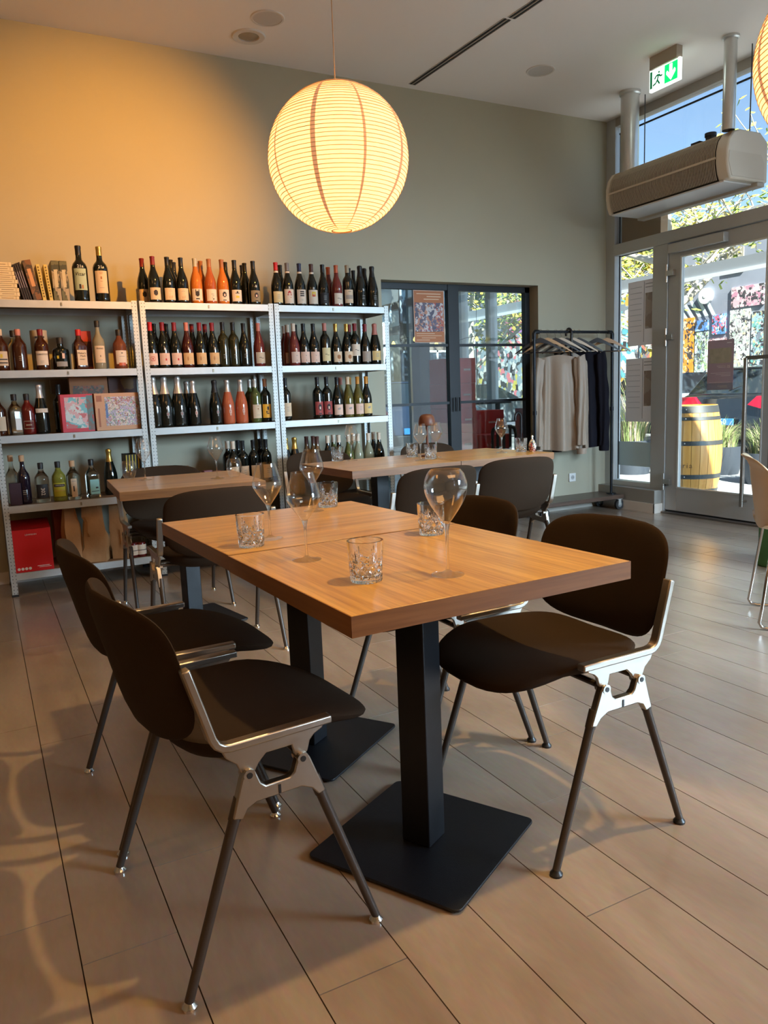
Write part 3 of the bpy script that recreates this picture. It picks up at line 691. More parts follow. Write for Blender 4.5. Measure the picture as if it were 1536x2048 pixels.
def chair_proto():
    t = thing('dining_chair', 'x', 'chair', (0, 0, 0), 0, 'brown upholstered dining chairs')
    put('seat', chair_seat, fabric, t); put('backrest', chair_back, fabric, t)
    for sd in (-1, 1):
        v = sd * .253
        f = put('side_frame', side_bar(v).mesh('side_frame', 50), cast, t, bevel=.0035)
        put('frame_web', uz(WEB, v - .005, v + .005).mesh('frame_web', 30), cast, f, bevel=.002)
        br = put('leg_bracket', uz(LO, v + sd * .003 - .010, v + sd * .003 + .010).mesh('leg_bracket', 30), cast, t, bevel=.003)
        for u in (.153, .268):
            put('hinge_pin', MB().cyl((u - .21, v - .016 * sd, .430), (u - .21, v + sd * .0145, .430), .012, n=14).mesh('hinge_pin'), cast, br)
            put('screw', MB().cyl((u - .21, v + sd * .0140, .430), (u - .21, v + sd * .0155, .430), .0062, n=12).mesh('screw'), footb, br)
        put('notch', MB().b2((.214 - .21 - .0025, v + sd * .0125, .374), (.214 - .21 + .0025, v + sd * .0145, .392)).mesh('notch', 0), footb, br)
        for u0, z0, u1 in ((.125, .356, .002), (.305, .352, .424)):
            a = Vector((u0 - .21, v, z0)); b = Vector((u1 - .21, sd * .262, .014)); a2 = a + (a - b).normalized() * .03
            lg = put('leg', MB().cyl(a, b, .0112, .0095, n=14).cyl(a2, a + (b - a) * .04, .0125, .0125, n=14).mesh('leg'), legp, t)
            put('leg_foot', MB().lathe([(0, 0), (.015, 0), (.0155, .006), (.010, .013), (.008, .018), (0, .018)], 14, c=(b.x, b.y, 0)).mesh('leg_foot'), footc, lg)
    # cross rails under the seat
    put('cross_rail', MB().tube([(-.05, -.25, .437), (-.05, .25, .437)], .008, 8).tube([(.06, -.25, .434), (.06, .25, .434)], .008, 8).mesh('cross_rail'), legp, t)
    return t
proto = chair_proto()
chairs = [
 (.423, 1.622, 5, 'brown upholstered chair nearest the camera, left of front table', 'c'),
 (.410, 2.205, 2, 'brown upholstered chair left of the second oak table', 'c'),
 (1.310, 1.565, 181, 'brown upholstered chair right of the front table, whole backrest seen', 'b'),
 (1.290, 2.150, 180, 'brown upholstered chair right of the second table, behind a tumbler', 'b'),
 (.885, 3.440, 90, 'brown chair with its back to camera at single table', 'c'),
 (.910, 4.360, -90, 'brown chair between single table and the bottle racks', 'c'),
 (2.035, 3.475, 90, 'brown chair back seen behind the balloon wine glass', 'b'),
 (2.625, 3.560, 83, 'brown chair back nearest the coat rack, aluminium uprights showing', 'b'),
 (2.020, 4.640, -92, 'brown chair behind the rear tables, against the end rack', 'b'),
 (2.900, 4.640, -88, 'brown chair behind the rear tables, before the black glass door', 'b')]
for k, (x, y, a, lab, ft) in enumerate(chairs):
    o = proto if k == 0 else dup(proto, (x, y, 0), rad(a), lab)
    if k == 0:
        dup_kids = [(c, kids(c)) for c in kids(proto)]; KIDS['dining_chair'] = [(c, [(g, []) for g in gs]) for c, gs in dup_kids]
        o.location = (x, y, 0); o.rotation_euler = (0, 0, rad(a)); o['label'] = lab
    if ft == 'b':
        for c in C.objects:
            if c.name.startswith('leg_foot') and c.parent and c.parent.parent == o:
                c.material_slots[0].link = 'OBJECT'; c.material_slots[0].material = footb

# beige shell chair at the picture edge
bshell = mat('beige_plastic', (.66, .50, .32), .45, coat=.2)
t = thing('shell_chair', 'beige plastic shell chair on chrome sled legs near the door', 'chair', (3.25, 2.37, 0), math.atan2(-.73, .68))
def shellP(u, v):
    s = u; w = .235 - .03 * abs(s - .5)
    if s < .5:   # back, from the top down
        q = s / .5; x = -.035 + .03 * q + .015 * q * q; z = .80 - .34 * q
        x += .06 * (abs(v - .5) * 2) ** 2; z -= .03 * (abs(v - .5) * 2) ** 4 * (1 - q)
        if q < .12: x -= .035 * (1 - q / .12)
    else:
        q = (s - .5) / .5; x = .01 + .42 * q; z = .46 - .02 * math.sin(q * PI) - .03 * q ** 3 + .035 * (abs(v - .5) * 2) ** 2
    return (x, (v - .5) * 2 * w, z)
sh = obj('shell', MB().grid(24, 14, shellP), bshell, t, smooth=60)
md = sh.modifiers.new('thick', 'SOLIDIFY'); md.thickness = .008
ch = mat('chrome_tube', (.55, .50, .46), .15, metal=1)
for sd in (-1, 1):
    y = sd * .21; pts = [(.08, y * .7, .44), (.05, y * .8, .43), (.01, y, .10), (0, y, .035), (.012, y, .014), (.04, y, .008), (.36, y, .008), (.40, y, .02), (.41, y, .05), (.36, y * .9, .40), (.33, y * .7, .43)]
    obj('sled_leg', MB().tube(pts, .0075, 10), ch, t, smooth=60)
tag(obj('green_crate', MB().b2((4.20, 2.55, .0), (4.50, 3.05, .36)), mat('crate_green', (.05, .16, .05), .6), bevel=.006), 'dark green box standing beyond the beige shell chair', 'box')

# ---------------------------------------------------------------- glassware
cut_glass = clear_glass('clear_crystal', 1.52, .0)
bowl_glass = pane_mat('thin_bowl_glass', (.985, .985, .98), .055)
stem_glass = clear_glass('stem_glass', 1.5, .45)
def bowl_mb(prof, th=.0011):
    out = list(prof); inn = [(max(r - th, 0), z + (th if k == 0 else 0)) for k, (r, z) in enumerate(prof)][::-1]
    return MB().lathe(out + inn, 48)
def interp(pts, n=5):
    r = []
    for i in range(len(pts) - 1):
        p0 = pts[max(i - 1, 0)]; p1 = pts[i]; p2 = pts[i + 1]; p3 = pts[min(i + 2, len(pts) - 1)]
        for k in range(n):
            t = k / n
            r.append(tuple(.5 * (2 * p1[j] + (p2[j] - p0[j]) * t + (2 * p0[j] - 5 * p1[j] + 4 * p2[j] - p3[j]) * t * t + (3 * p1[j] - p0[j] - 3 * p2[j] + p3[j]) * t ** 3) for j in (0, 1)))
    return r + [pts[-1]]
stemp = [(0, 0), (.036, 0), (.0365, .0012), (.030, .0028), (.012, .0050), (.0048, .010), (.0034, .020), (.0031, .045), (.0032, .070), (.0042, .085), (.0070, .095), (.0085, .100), (0, .100)]
STEM = MB().lathe(stemp, 36).mesh('stem', 40)
TULIP = bowl_mb(interp([(0.0005, .0985), (.009, .101), (.018, .113), (.030, .130), (.040, .147), (.0425, .155), (.0415, .164), (.036, .184), (.030, .205), (.0275, .218)])).mesh('bowl', 60)
BALLOON = bowl_mb(interp([(0.0005, .1135), (.009, .118), (.022, .136), (.036, .158), (.0445, .178), (.0470, .193), (.0455, .208), (.040, .223), (.033, .232)])).mesh('bowl', 60)
STEMLESS = bowl_mb(interp([(0.0005, .004), (.020, .001), (.028, .010), (.038, .035), (.0405, .055), (.037, .080), (.030, .098)]), .0013).mesh('bowl', 60)
def glass(kind, x, y, label, group):
    t = thing('wine_glass', label, 'glass', (x, y, .7502), random.uniform(0, 6), group)
    st_ = put('stem', STEM, stem_glass, t); st_.scale = (1, 1, 1.15 if kind == 'b' else 1); put('bowl', BALLOON if kind == 'b' else TULIP, bowl_glass, t)
gs = 'wine glasses set on the tables'
glass('b', .874, 1.386, 'wide balloon wine glass on the front table', gs)
glass('t', .680, 1.728, 'tulip wine glass in the middle of the front table', gs)
glass('t', .705, 2.066, 'tulip wine glass behind the tumbler on second table', gs)
glass('t', 1.012, 2.478, 'tulip wine glass at far edge of second table', gs)
glass('t', .745, 4.144, 'tulip wine glass on single table before the rack post', gs)
glass('t', 1.064, 3.900, 'tulip wine glass on single table beside round stemless glass', gs)
glass('t', 2.030, 4.300, 'tulip wine glass on rear table before white-capped bottles', gs)
glass('t', 2.307, 3.926, 'tulip wine glass just in front of the brown lamp', gs)
glass('t', 2.480, 4.030, 'tulip wine glass tilted close beside the brown lamp', gs)
glass('t', 2.945, 3.985, 'tulip wine glass before the red boxes, rear table end', gs)
def tumbler_mesh():
    n = 120; H = .089; m_ = 46; R0, R1 = .0345, .0395; th = .0045; b_h = .012
    vs = []; fs = []
    def cut(a, z):
        f = 0
        if .010 < z < .046:   # crossed cuts
            p = a * 12 / (2 * PI) ; q = (z - .010) / .018
            for sg in (1, -1):
                d = abs(((p + sg * q * .9) % 1) - .5) * 2
                f = max(f, 1 - d * 2.6)
            f = max(f, 0)
        if .036 < z < .075:   # fans
            q = (z - .036) / .039; w = 2 * PI / 6; c = ((a % w) - w / 2) / w
            for k in (-2, -1, 0, 1, 2):
                d = abs(c - k * .15 * (.35 + q)); l = 1 - abs(k) * .17
                if q < l: f = max(f, (1 - d / (.030)) * (1 - q / l) ** .5)
        if z < .009: f = max(f, .5 - abs(((a * 24 / (2 * PI)) % 1) - .5))
        return max(0, min(1, f))
    for j in range(m_ + 1):
        z = H * j / m_; r = R0 + (R1 - R0) * z / H
        if j == 0: r -= .0012
        for i in range(n):
            a = 2 * PI * i / n; rr = r - .0027 * cut(a, z); vs.append((rr * math.cos(a), rr * math.sin(a), z))
    for j in range(m_):
        for i in range(n): fs.append((j * n + i, j * n + (i + 1) % n, (j + 1) * n + (i + 1) % n, (j + 1) * n + i))
    o = len(vs); zs = [H, H - .002, .06, .03, b_h + .003, b_h]
    for z in zs:
        r = R0 + (R1 - R0) * z / H - th - (0 if z > b_h else .003)
        for i in range(n): vs.append((r * math.cos(2 * PI * i / n), r * math.sin(2 * PI * i / n), z))
    top = m_ * n
    for i in range(n): fs.append((top + i, top + (i + 1) % n, o + (i + 1) % n, o + i))
    for j in range(len(zs) - 1):
        for i in range(n): fs.append((o + j * n + i, o + j * n + (i + 1) % n, o + (j + 1) * n + (i + 1) % n, o + (j + 1) * n + i))
    c = len(vs); vs.append((0, 0, b_h - .0005)); l = o + (len(zs) - 1) * n
    for i in range(n): fs.append((l + i, l + (i + 1) % n, c))
    c = len(vs); vs.append((0, 0, .0015))
    for i in range(n): fs.append((i, c, (i + 1) % n))
    mb = MB(); mb.v = vs; mb.f = fs
    return mb.mesh('tumbler', 24)
TUM = tumbler_mesh()
for k, (x, y, lab) in enumerate([
    (.704, 1.446, 'cut-glass tumbler nearest the camera on front table'),
    (.624, 1.990, 'cut-glass tumbler at the left edge of second table'),
    (1.100, 1.825, 'cut-glass tumbler behind the balloon wine glass'),
    (1.094, 2.540, 'cut-glass tumbler at far corner of second table'),
    (1.945, 4.330, 'cut-glass tumbler on rear table before the end rack'),
    (2.395, 3.955, 'cut-glass tumbler on rear table before the brown lamp'),
    (2.400, 4.190, 'cut-glass tumbler behind the other by the brown lamp'),
    (3.050, 3.920, 'cut-glass tumbler at rear table end beside trinket bag')]):
    o = put('tumbler', TUM, cut_glass); o.location = (x, y, .7502); o.rotation_euler = (0, 0, k * .37); tag(o, lab, 'glass', 'cut-glass tumblers')
for x, y, lab in ((.685, 4.270, 'round stemless glass on single table corner, nearest the shelf end'), (1.150, 3.880, 'round stemless glass at the inner end of single table')):
    o = put('stemless_glass', STEMLESS, bowl_glass); o.location = (x, y, .7502); tag(o, lab, 'glass', 'round stemless glasses')
# lamp and trinket bag on the rear tables
t = thing('table_lamp', 'small brown cordless mushroom lamp on the rear table', 'lamp', (2.49, 4.15, .7502))
lb = mat('lamp_brown', (.13, .045, .022), .45)
obj('base', MB().lathe([(0, 0), (.045, 0), (.045, .008), (.012, .014), (0, .014)], 24), lb, t)
obj('pole', MB().cyl((0, 0, .01), (0, 0, .20), .008, n=14), lb, t)
obj('lamp_shade', MB().lathe(interp([(.050, .195), (.053, .200), (.052, .225), (.044, .250), (.030, .263), (0.0, .268)]) + [(0, .262), (.028, .257), (.046, .225), (.048, .197), (.050, .195)], 32), lb, t, smooth=50)
t = thing('trinket_bag', 'small patterned gold and black trinket with pearl top', 'ornament', (3.10, 3.87, .7502))
obj('body', MB().lathe([(0, 0), (.016, 0), (.024, .018), (.026, .04), (.018, .065), (.008, .08), (0, .08)], 14), picture_mat('trinket_print', [(.02, .02, .04), (.62, .48, .22), (.75, .7, .62), (.3, .03, .03)], 60, rough=.25), t)
obj('clasp', MB().lathe([(0, .078), (.006, .080), (.004, .088), (.008, .096), (.005, .104), (0, .106)], 10), mat('pearl', (.8, .78, .72), .2), t)

# ---------------------------------------------------------------- steel racks
RY0, RY1 = 5.131, 5.545
board_m = wood('rack_board', (.16, .09, .045), (.26, .15, .08), (.05, 1, 1), rough=.7, fine=40, coat=0)
LEV = {'left': (1.789, 1.376, .989, .562, .145), 'middle': (1.790, 1.374, .988, .565, .145), 'end': (1.788, 1.374, .990, .565, .145)}
RX = {'left': (.068, .965), 'middle': (.976, 1.875), 'end': (1.879, 2.777)}
names = {'left': 'galvanised steel rack holding books, spirits and puzzle boxes', 'middle': 'galvanised steel rack between the other two, wine and sparkling bottles', 'end': 'galvanised steel rack next to the black glass door'}
punch_data = {}
for u, (x0, x1) in RX.items():
    t = thing('steel_rack', names[u], 'shelving', ((x0 + x1) / 2, RY0, 0), 0, 'galvanised bottle racks')
    w = x1 - x0; pw = .036
    for sx in (-1, 1):
        for yy in (0, RY1 - RY0):
            p = MB(); X = sx * w / 2; fy = 1 if yy == 0 else -1
            p.b2((X - sx * pw, yy, .012), (X, yy + fy * .002, 1.797)).b2((X - sx * .002, yy, .012), (X, yy + fy * pw, 1.797))
            q = obj('post', p, punched, t, 0)
            obj('post_cap', MB().b2((X - sx * (pw + .002), yy - fy * .002, 0), (X + sx * .002, yy + fy * (pw + .002), .014)), mat('black_plastic'), q)
    for z in LEV[u]:
        s = MB(); hh = .044; D = RY1 - RY0
        a, b = -w / 2 + .003, w / 2 - .003
        s.b2((a, .002, z - hh), (b, .004, z)).b2((a, .004, z - .002), (b, .022, z)).b2((a, .004, z - hh), (b, .016, z - hh + .002))
        s.b2((a, D - .004, z - hh), (b, D - .002, z)).b2((a, .004, z - hh), (a + .002, D - .004, z)).b2((b - .002, .004, z - hh), (b, D - .004, z))
        sh = obj('shelf', s, galv, t, 0)
        obj('shelf_board', MB().b2((a + .004, .022, z - .007), (b - .004, D - .006, z - .001)), board_m, sh, 0)
        obj('shelf_clip', MB().b2((-.004, -.003, z - .032), (.005, .002, z - .012)), mat('clip', (.25, .22, .16), .4, metal=.7), sh, 0)

# ---------------------------------------------------------------- bottles
PROF = {
 'bg': [(0, .004), (.020, .001), (.036, .001), (.0395, .006), (.0400, .020), (.0400, .120), (.0385, .145), (.0335, .170), (.0255, .195), (.0185, .215), (.0150, .235), (.0140, .255), (.0138, .285), (.0152, .288), (.0152, .296), (.0130, .298), (0, .298)],
 'bx': [(0, .004), (.018, .001), (.034, .001), (.0375, .006), (.0380, .020), (.0380, .178), (.0370, .190), (.0320, .205), (.0230, .217), (.0165, .226), (.0145, .238), (.0138, .285), (.0150, .288), (.0150, .300), (.0130, .302), (0, .302)],
 'ch': [(0, .004), (.022, .001), (.040, .001), (.0435, .006), (.0440, .020), (.0440, .110), (.0420, .140), (.0360, .170), (.0270, .205), (.0195, .235), (.0160, .258), (.0150, .280), (.0165, .283), (.0165, .292), (.0140, .300), (0, .304)],
 'sp': [(0, .004), (.020, .001), (.038, .001), (.0415, .006), (.0420, .020), (.0420, .140), (.0400, .158), (.0300, .175), (.0190, .190), (.0150, .205), (.0135, .225), (.0150, .228), (.0150, .236), (.0130, .238), (0, .238)],
 'tl': [(0, .004), (.020, .001), (.035, .001), (.038, .006), (.038, .160), (.034, .185), (.022, .205), (.015, .222), (.0125, .245), (.0125, .278), (.0145, .281), (.0145, .290), (.0125, .292), (0, .292)],
 'fl': [(0, .004), (.026, .001), (.046, .001), (.050, .006), (.050, .110), (.046, .125), (.028, .135), (.020, .142), (.018, .165), (.0190, .168), (.019, .186), (.016, .188), (0, .188)],
}
PROF['mg'] = [(r * 1.20, z * 1.13) for r, z in PROF['bx']]
PROF['mc'] = [(r * 1.17, z * 1.10) for r, z in PROF['ch']]
def squareish(prof, n=24):
    vs = []; fs = []
    for r, z in prof:
        e = 6 if r > .03 else 2.2
        for i in range(n):
            a = 2 * PI * i / n; c, s = math.cos(a), math.sin(a); q = (abs(c) ** e + abs(s) ** e) ** (-1 / e)
            vs.append((r * .94 * q * c, r * .80 * q * s, z))
    for j in range(len(prof) - 1):
        for i in range(n): fs.append((j * n + i, j * n + (i + 1) % n, (j + 1) * n + (i + 1) % n, (j + 1) * n + i))
    mb = MB(); mb.v = vs; mb.f = fs
    return mb
PROF['sq'] = PROF['sp']
BODY = {k: (squareish(p) if k == 'sq' else MB().lathe(p, 28)).mesh('body', 40, weld=True) for k, p in PROF.items()}
def cap_prof(k, foil):
    p = PROF[k]; top = p[-1][1]
    lo = top - (.115 if k == 'mc' else .085 if foil else .035 if k in ('sp', 'tl', 'sq') else .036 if k == 'fl' else .055)
    rs = [(r + .0008, z) for r, z in p if z > lo and r > 0]
    def rad_at(z):
        for (r0, z0), (r1, z1) in zip(p, p[1:]):
            if z0 <= z <= z1 and z1 > z0: return r0 + (r1 - r0) * (z - z0) / (z1 - z0)
        return p[-2][0]
    if foil: rs = [(r + (.002 if z > top - .03 else 0), z) for r, z in rs]
    if k in ('sp', 'tl', 'sq', 'fl'):
        r = p[-2][0] + .003
        return [(r - .003, top - .03), (r, top - .028), (r + .001, top + .006), (r - .001, top + .010), (0, top + .011)]
    return [(rad_at(lo) + .0008, lo)] + rs + [(0, top + .001)]
CAP = {}
def cap_mesh(k, foil):
    if (k, foil) not in CAP: CAP[(k, foil)] = MB().lathe(cap_prof(k, foil), 20).mesh('capsule', 40)
    return CAP[(k, foil)]
LR = {'bg': .0403, 'bx': .0383, 'ch': .0443, 'sp': .0423, 'tl': .0383, 'fl': .0503, 'mg': .0458, 'mc': .0520, 'sq': .0}
PATCH = {}
def patch_mesh(k, a0, a1, z0, z1, off=0.0004):
    """a strip of paper wrapped on the bottle; angles from straight-to-front (-Y)"""
    key = (k, round(a0, 3), round(a1, 3), round(z0, 4), round(z1, 4), round(off, 5))
    if key not in PATCH:
        if k == 'sq':
            w = .042
            PATCH[key] = MB().b2((w * a0, -.0345 - off, z0), (w * a1, -.0335, z1)).mesh('paper', 0)
        else:
            r = LR[k] + off; n = max(3, int((a1 - a0) / .14))
            PATCH[key] = MB().lathe([(r - .0003, z0), (r, z0), (r, z1), (r - .0003, z1)], n, a0=-PI / 2 + a0, a1=-PI / 2 + a1).mesh('paper', 40)
    return PATCH[key]
def gm(n, col, tr=0, rough=.06): return mat('bottle_' + n, col, rough, trans=tr, coat=.3 if not tr else 0, ior=1.45, spec=.6 if not tr else None)
BM = {'k': gm('dark', (.006, .008, .006)), 'kr': gm('ruby', (.05, .008, .006)), 'olv': gm('olive', (.022, .022, .008)), 'olvl': gm('light_olive', (.10, .085, .018)), 'grn': gm('green', (.085, .10, .028)),
      'org': gm('orange', (.50, .15, .018)), 'org2': gm('copper', (.36, .085, .018)), 'rose': gm('dark_rose', (.16, .025, .02)), 'roseb': gm('rose', (.50, .11, .045)),
      'amb': gm('amber', (.048, .012, .004)), 'amb2': gm('amber_two', (.13, .075, .035)), 'red': gm('red_liqueur', (.12, .008, .006)), 'purp': gm('purple', (.010, .005, .012)),
      'clr': gm('clear', (.80, .84, .80), 1), 'pale': gm('pale', (.42, .38, .26), .4), 'rosel': gm('pale_rose', (.30, .10, .05), .5), 'yel': gm('yellow_green', (.38, .38, .06), .6), 'gclr': gm('clear_green', (.40, .42, .30), .4)}
def cm(n, c, r=.45, me=0): return mat('paper_' + n, c, r, metal=me)
CM = {'kd': cm('black_cap', (.012, .012, .013), .4), 'blk': cm('black_stopper', (.02, .018, .018), .5), 'gold': cm('gold', (.62, .40, .10), .3, .8), 'crm': cm('cream', (.66, .50, .34), .7), 'wht': cm('white', (.70, .58, .46), .7),
      'pink': cm('pink', (.52, .19, .15)), 'dred': cm('dark_red', (.20, .012, .018)), 'red': cm('red', (.50, .015, .02)), 'wfoil': cm('white_foil', (.6, .6, .6), .35, .5), 'cork': cm('cork', (.55, .33, .18), .8),
      'clrc': cm('clear_cap', (.45, .42, .33), .2), 'brn': cm('brown_cap', (.34, .13, .05)), 'brnd': cm('dark_brown', (.09, .035, .025)), 'foil': cm('silver_foil', (.68, .64, .60), .32, .7), 'gryc': cm('grey_cap', (.17, .16, .16)),
      'navy': cm('navy', (.012, .02, .07)), 'orgc': cm('orange_cap', (.52, .11, .04)), 'orgc2': cm('ochre_cap', (.58, .24, .03)), 'tan': cm('tan_cap', (.35, .27, .17)),
      'mint': cm('mint', (.38, .46, .34), .7), 'pnk': cm('pale_pink', (.70, .48, .38), .7), 'org': cm('tan_label', (.66, .42, .20), .7), 'gry': cm('khaki', (.26, .20, .12), .7), 'yel': cm('lime', (.45, .42, .03), .6), 'turq': cm('turquoise', (.25, .50, .48), .6),
      'dk': cm('black_label', (.02, .018, .018), .6), 'yelo': cm('orange_yellow', (.80, .38, .03), .6), 'yelc': cm('pale_yellow', (.66, .55, .30), .7), 'yelo2': cm('straw', (.68, .50, .22), .7), 'redl': cm('red_label', (.30, .05, .045), .6), 'tanl': cm('taupe', (.38, .30, .24), .7)}
inkd = cm('ink_dark', (.03, .025, .03), .7); inkr = cm('ink_red', (.45, .03, .03), .7); inkb = cm('ink_brown', (.35, .15, .06), .7); inkgd = cm('ink_grey', (.30, .28, .26), .6); inky = cm('ink_yellow', (.7, .5, .05), .7)
chalk = mat('chalk_pen', (.75, .74, .72), .6)
def motif(t, k, m, lz0, lz1, brnd):
    """small printed device on the label (t = label or body the print belongs to)"""
    h = lz1 - lz0
    def s(a0, a1, f0, f1, mt, off=.0009): put('print', patch_mesh(k, a0, a1, lz0 + h * f0, lz0 + h * f1, off), mt, t)
    if m in ('blob', 'cat', 'face'):
        s(-.34, .30, .42, .72, inkd); s(-.2, .16, .34, .80, inkd, .0011)
        if m == 'cat': s(-.34, -.22, .70, .94, inkd); s(.18, .30, .70, .94, inkd); s(-.3, .3, .1, .2, inkd)
        if m == 'face': s(-.14, .12, .42, .62, CM['pnk'], .0014); s(-.3, .26, .05, .12, inkd)
    elif m == 'blobs': s(-.35, .35, .35, .62, inkb); s(-.2, .2, .28, .68, inkb, .0011); s(-.05, .05, .1, .2, inkr)
    elif m == 'ticks':
        for q in (-.22, -.05, .12): s(q, q + .03, .12, .32, inkb)
        s(.22, .26, .18, .40, inkb); s(-.3, .3, .72, .75, inkgd); s(-.1, .1, .84, .86, inkgd)
    elif m == 'swirl': s(-.2, .25, .55, .60, inkgd); s(.0, .3, .40, .45, inkgd); s(-.1, .1, .25, .30, inkgd); s(.05, .3, .12, .2, inkd)
    elif m == 'hat': s(-.35, .35, .68, .74, inkd); s(-.13, .13, .74, .88, inkd); s(-.28, .28, .30, .48, inky)
    elif m == 'ring': s(-.3, .3, .66, .70, inkr); s(-.3, .3, .34, .38, inkr); s(-.34, -.28, .38, .66, inkr); s(.28, .34, .38, .66, inkr); s(-.1, .1, .46, .58, inkr)
    elif m == 'dot': s(-.02, .22, .36, .54, inkr); s(.08, .11, .54, .84, inkgd); s(.2, .24, .1, .4, inkgd)
    elif m == 'star': s(-.36, -.02, .48, .52, inkb); s(-.22, -.17, .32, .70, inkb); s(-.32, -.08, .38, .42, inkb); s(-.32, -.08, .58, .62, inkb); s(.08, .45, .58, .60, inkgd); s(.1, .45, .44, .46, inkgd)
    elif m in ('wave', 'line1'): s(-.4, .02, .50, .54, inkd); s(0, .42, .44, .48, inkd)
    elif m in ('lines', 'lines2', 'small', 'small2'):
        mt = inkgd if m != 'lines2' else CM['tan']
        for q in (.66, .52, .38): s(-.26, .26, q, q + .04, mt)
    elif m == 'bars3':
        for q in (.80, .66, .52): s(-.38, .38, q, q + .09, inkd)
        s(-.2, .2, .3, .32, inkgd); s(-.2, .2, .22, .24, inkgd)
    elif m == 'arch': s(-.36, .36, .56, .66, inkr); s(-.30, .30, .66, .80, inkr); s(-.18, .18, .80, .88, inkr); s(-.22, .22, .56, .74, CM['pnk'], .0012); s(.1, .3, .4, .44, inkr)
    elif m == 'pic': s(-.34, .34, .52, .86, inky); s(-.26, .2, .52, .68, inkr, .0012); s(-.1, .05, .6, .78, CM['crm'], .0014)
    elif m == 'grad': s(-.75, .75, .30, .60, CM['tanl']); s(-.3, .3, .84, .87, inkd)
    elif m == 'sq': s(-.16, .16, .86, 1.25, CM['pnk'], .0004); s(-.1, .1, .62, .68, inkgd); s(-.03, .03, .16, .26, inkd)
    elif m == 'tree': s(-.1, .22, .58, .82, inkd); s(.02, .08, .3, .58, inkd); s(-.3, -.1, .36, .5, inkd); s(-.25, .25, .28, .33, inkd)
    elif m in ('crest', 'crestl'): s(-.10, .10, .62, .74, inkb); s(-.25, .25, .92, .94, inkb); s(-.2, .2, .86, .88, inkb); s(-.14, .14, .52, .54, inkb); s(-.3, .3, .22, .24, inkgd)
    elif m == 'bird': s(-.28, .2, .50, .66, inkgd); s(-.1, .3, .60, .70, inkgd, .0011)
    elif m == 'bars': s(-.8, .8, .40, .48, inkd); s(-.8, .8, .16, .24, inkd); s(-.15, .15, .55, .8, inky)
    elif m == 'bars1': s(-.8, .8, .72, .92, inkd); s(-.8, .8, .40, .46, CM['gold'])
    elif m == 'hill': s(-.5, .5, -.12, .10, CM['orgc']); s(-.1, .15, .78, .84, inkd); s(-.4, .4, .55, .58, inkgd)
    elif m == 'drop': s(-.05, .05, .34, .44, inkd); s(-.3, .3, .15, .17, inkgd)
    elif m == 'y': s(.1, .5, .38, .48, inkd); s(-.6, .6, .18, .22, inkd)
    elif m == 'tall': s(-.14, .02, .3, .6, inkd); s(-.3, .3, .85, .88, inkgd)
ORD = ['first', 'second', 'third', 'fourth', 'fifth', 'sixth', 'seventh', 'eighth', 'ninth', 'tenth', 'eleventh', 'twelfth', 'thirteenth', 'fourteenth']
YR = {1: 5.215, 2: 5.305, 3: 5.395}
RACK = {'left': 'spirits', 'middle': 'middle', 'end': 'end'}
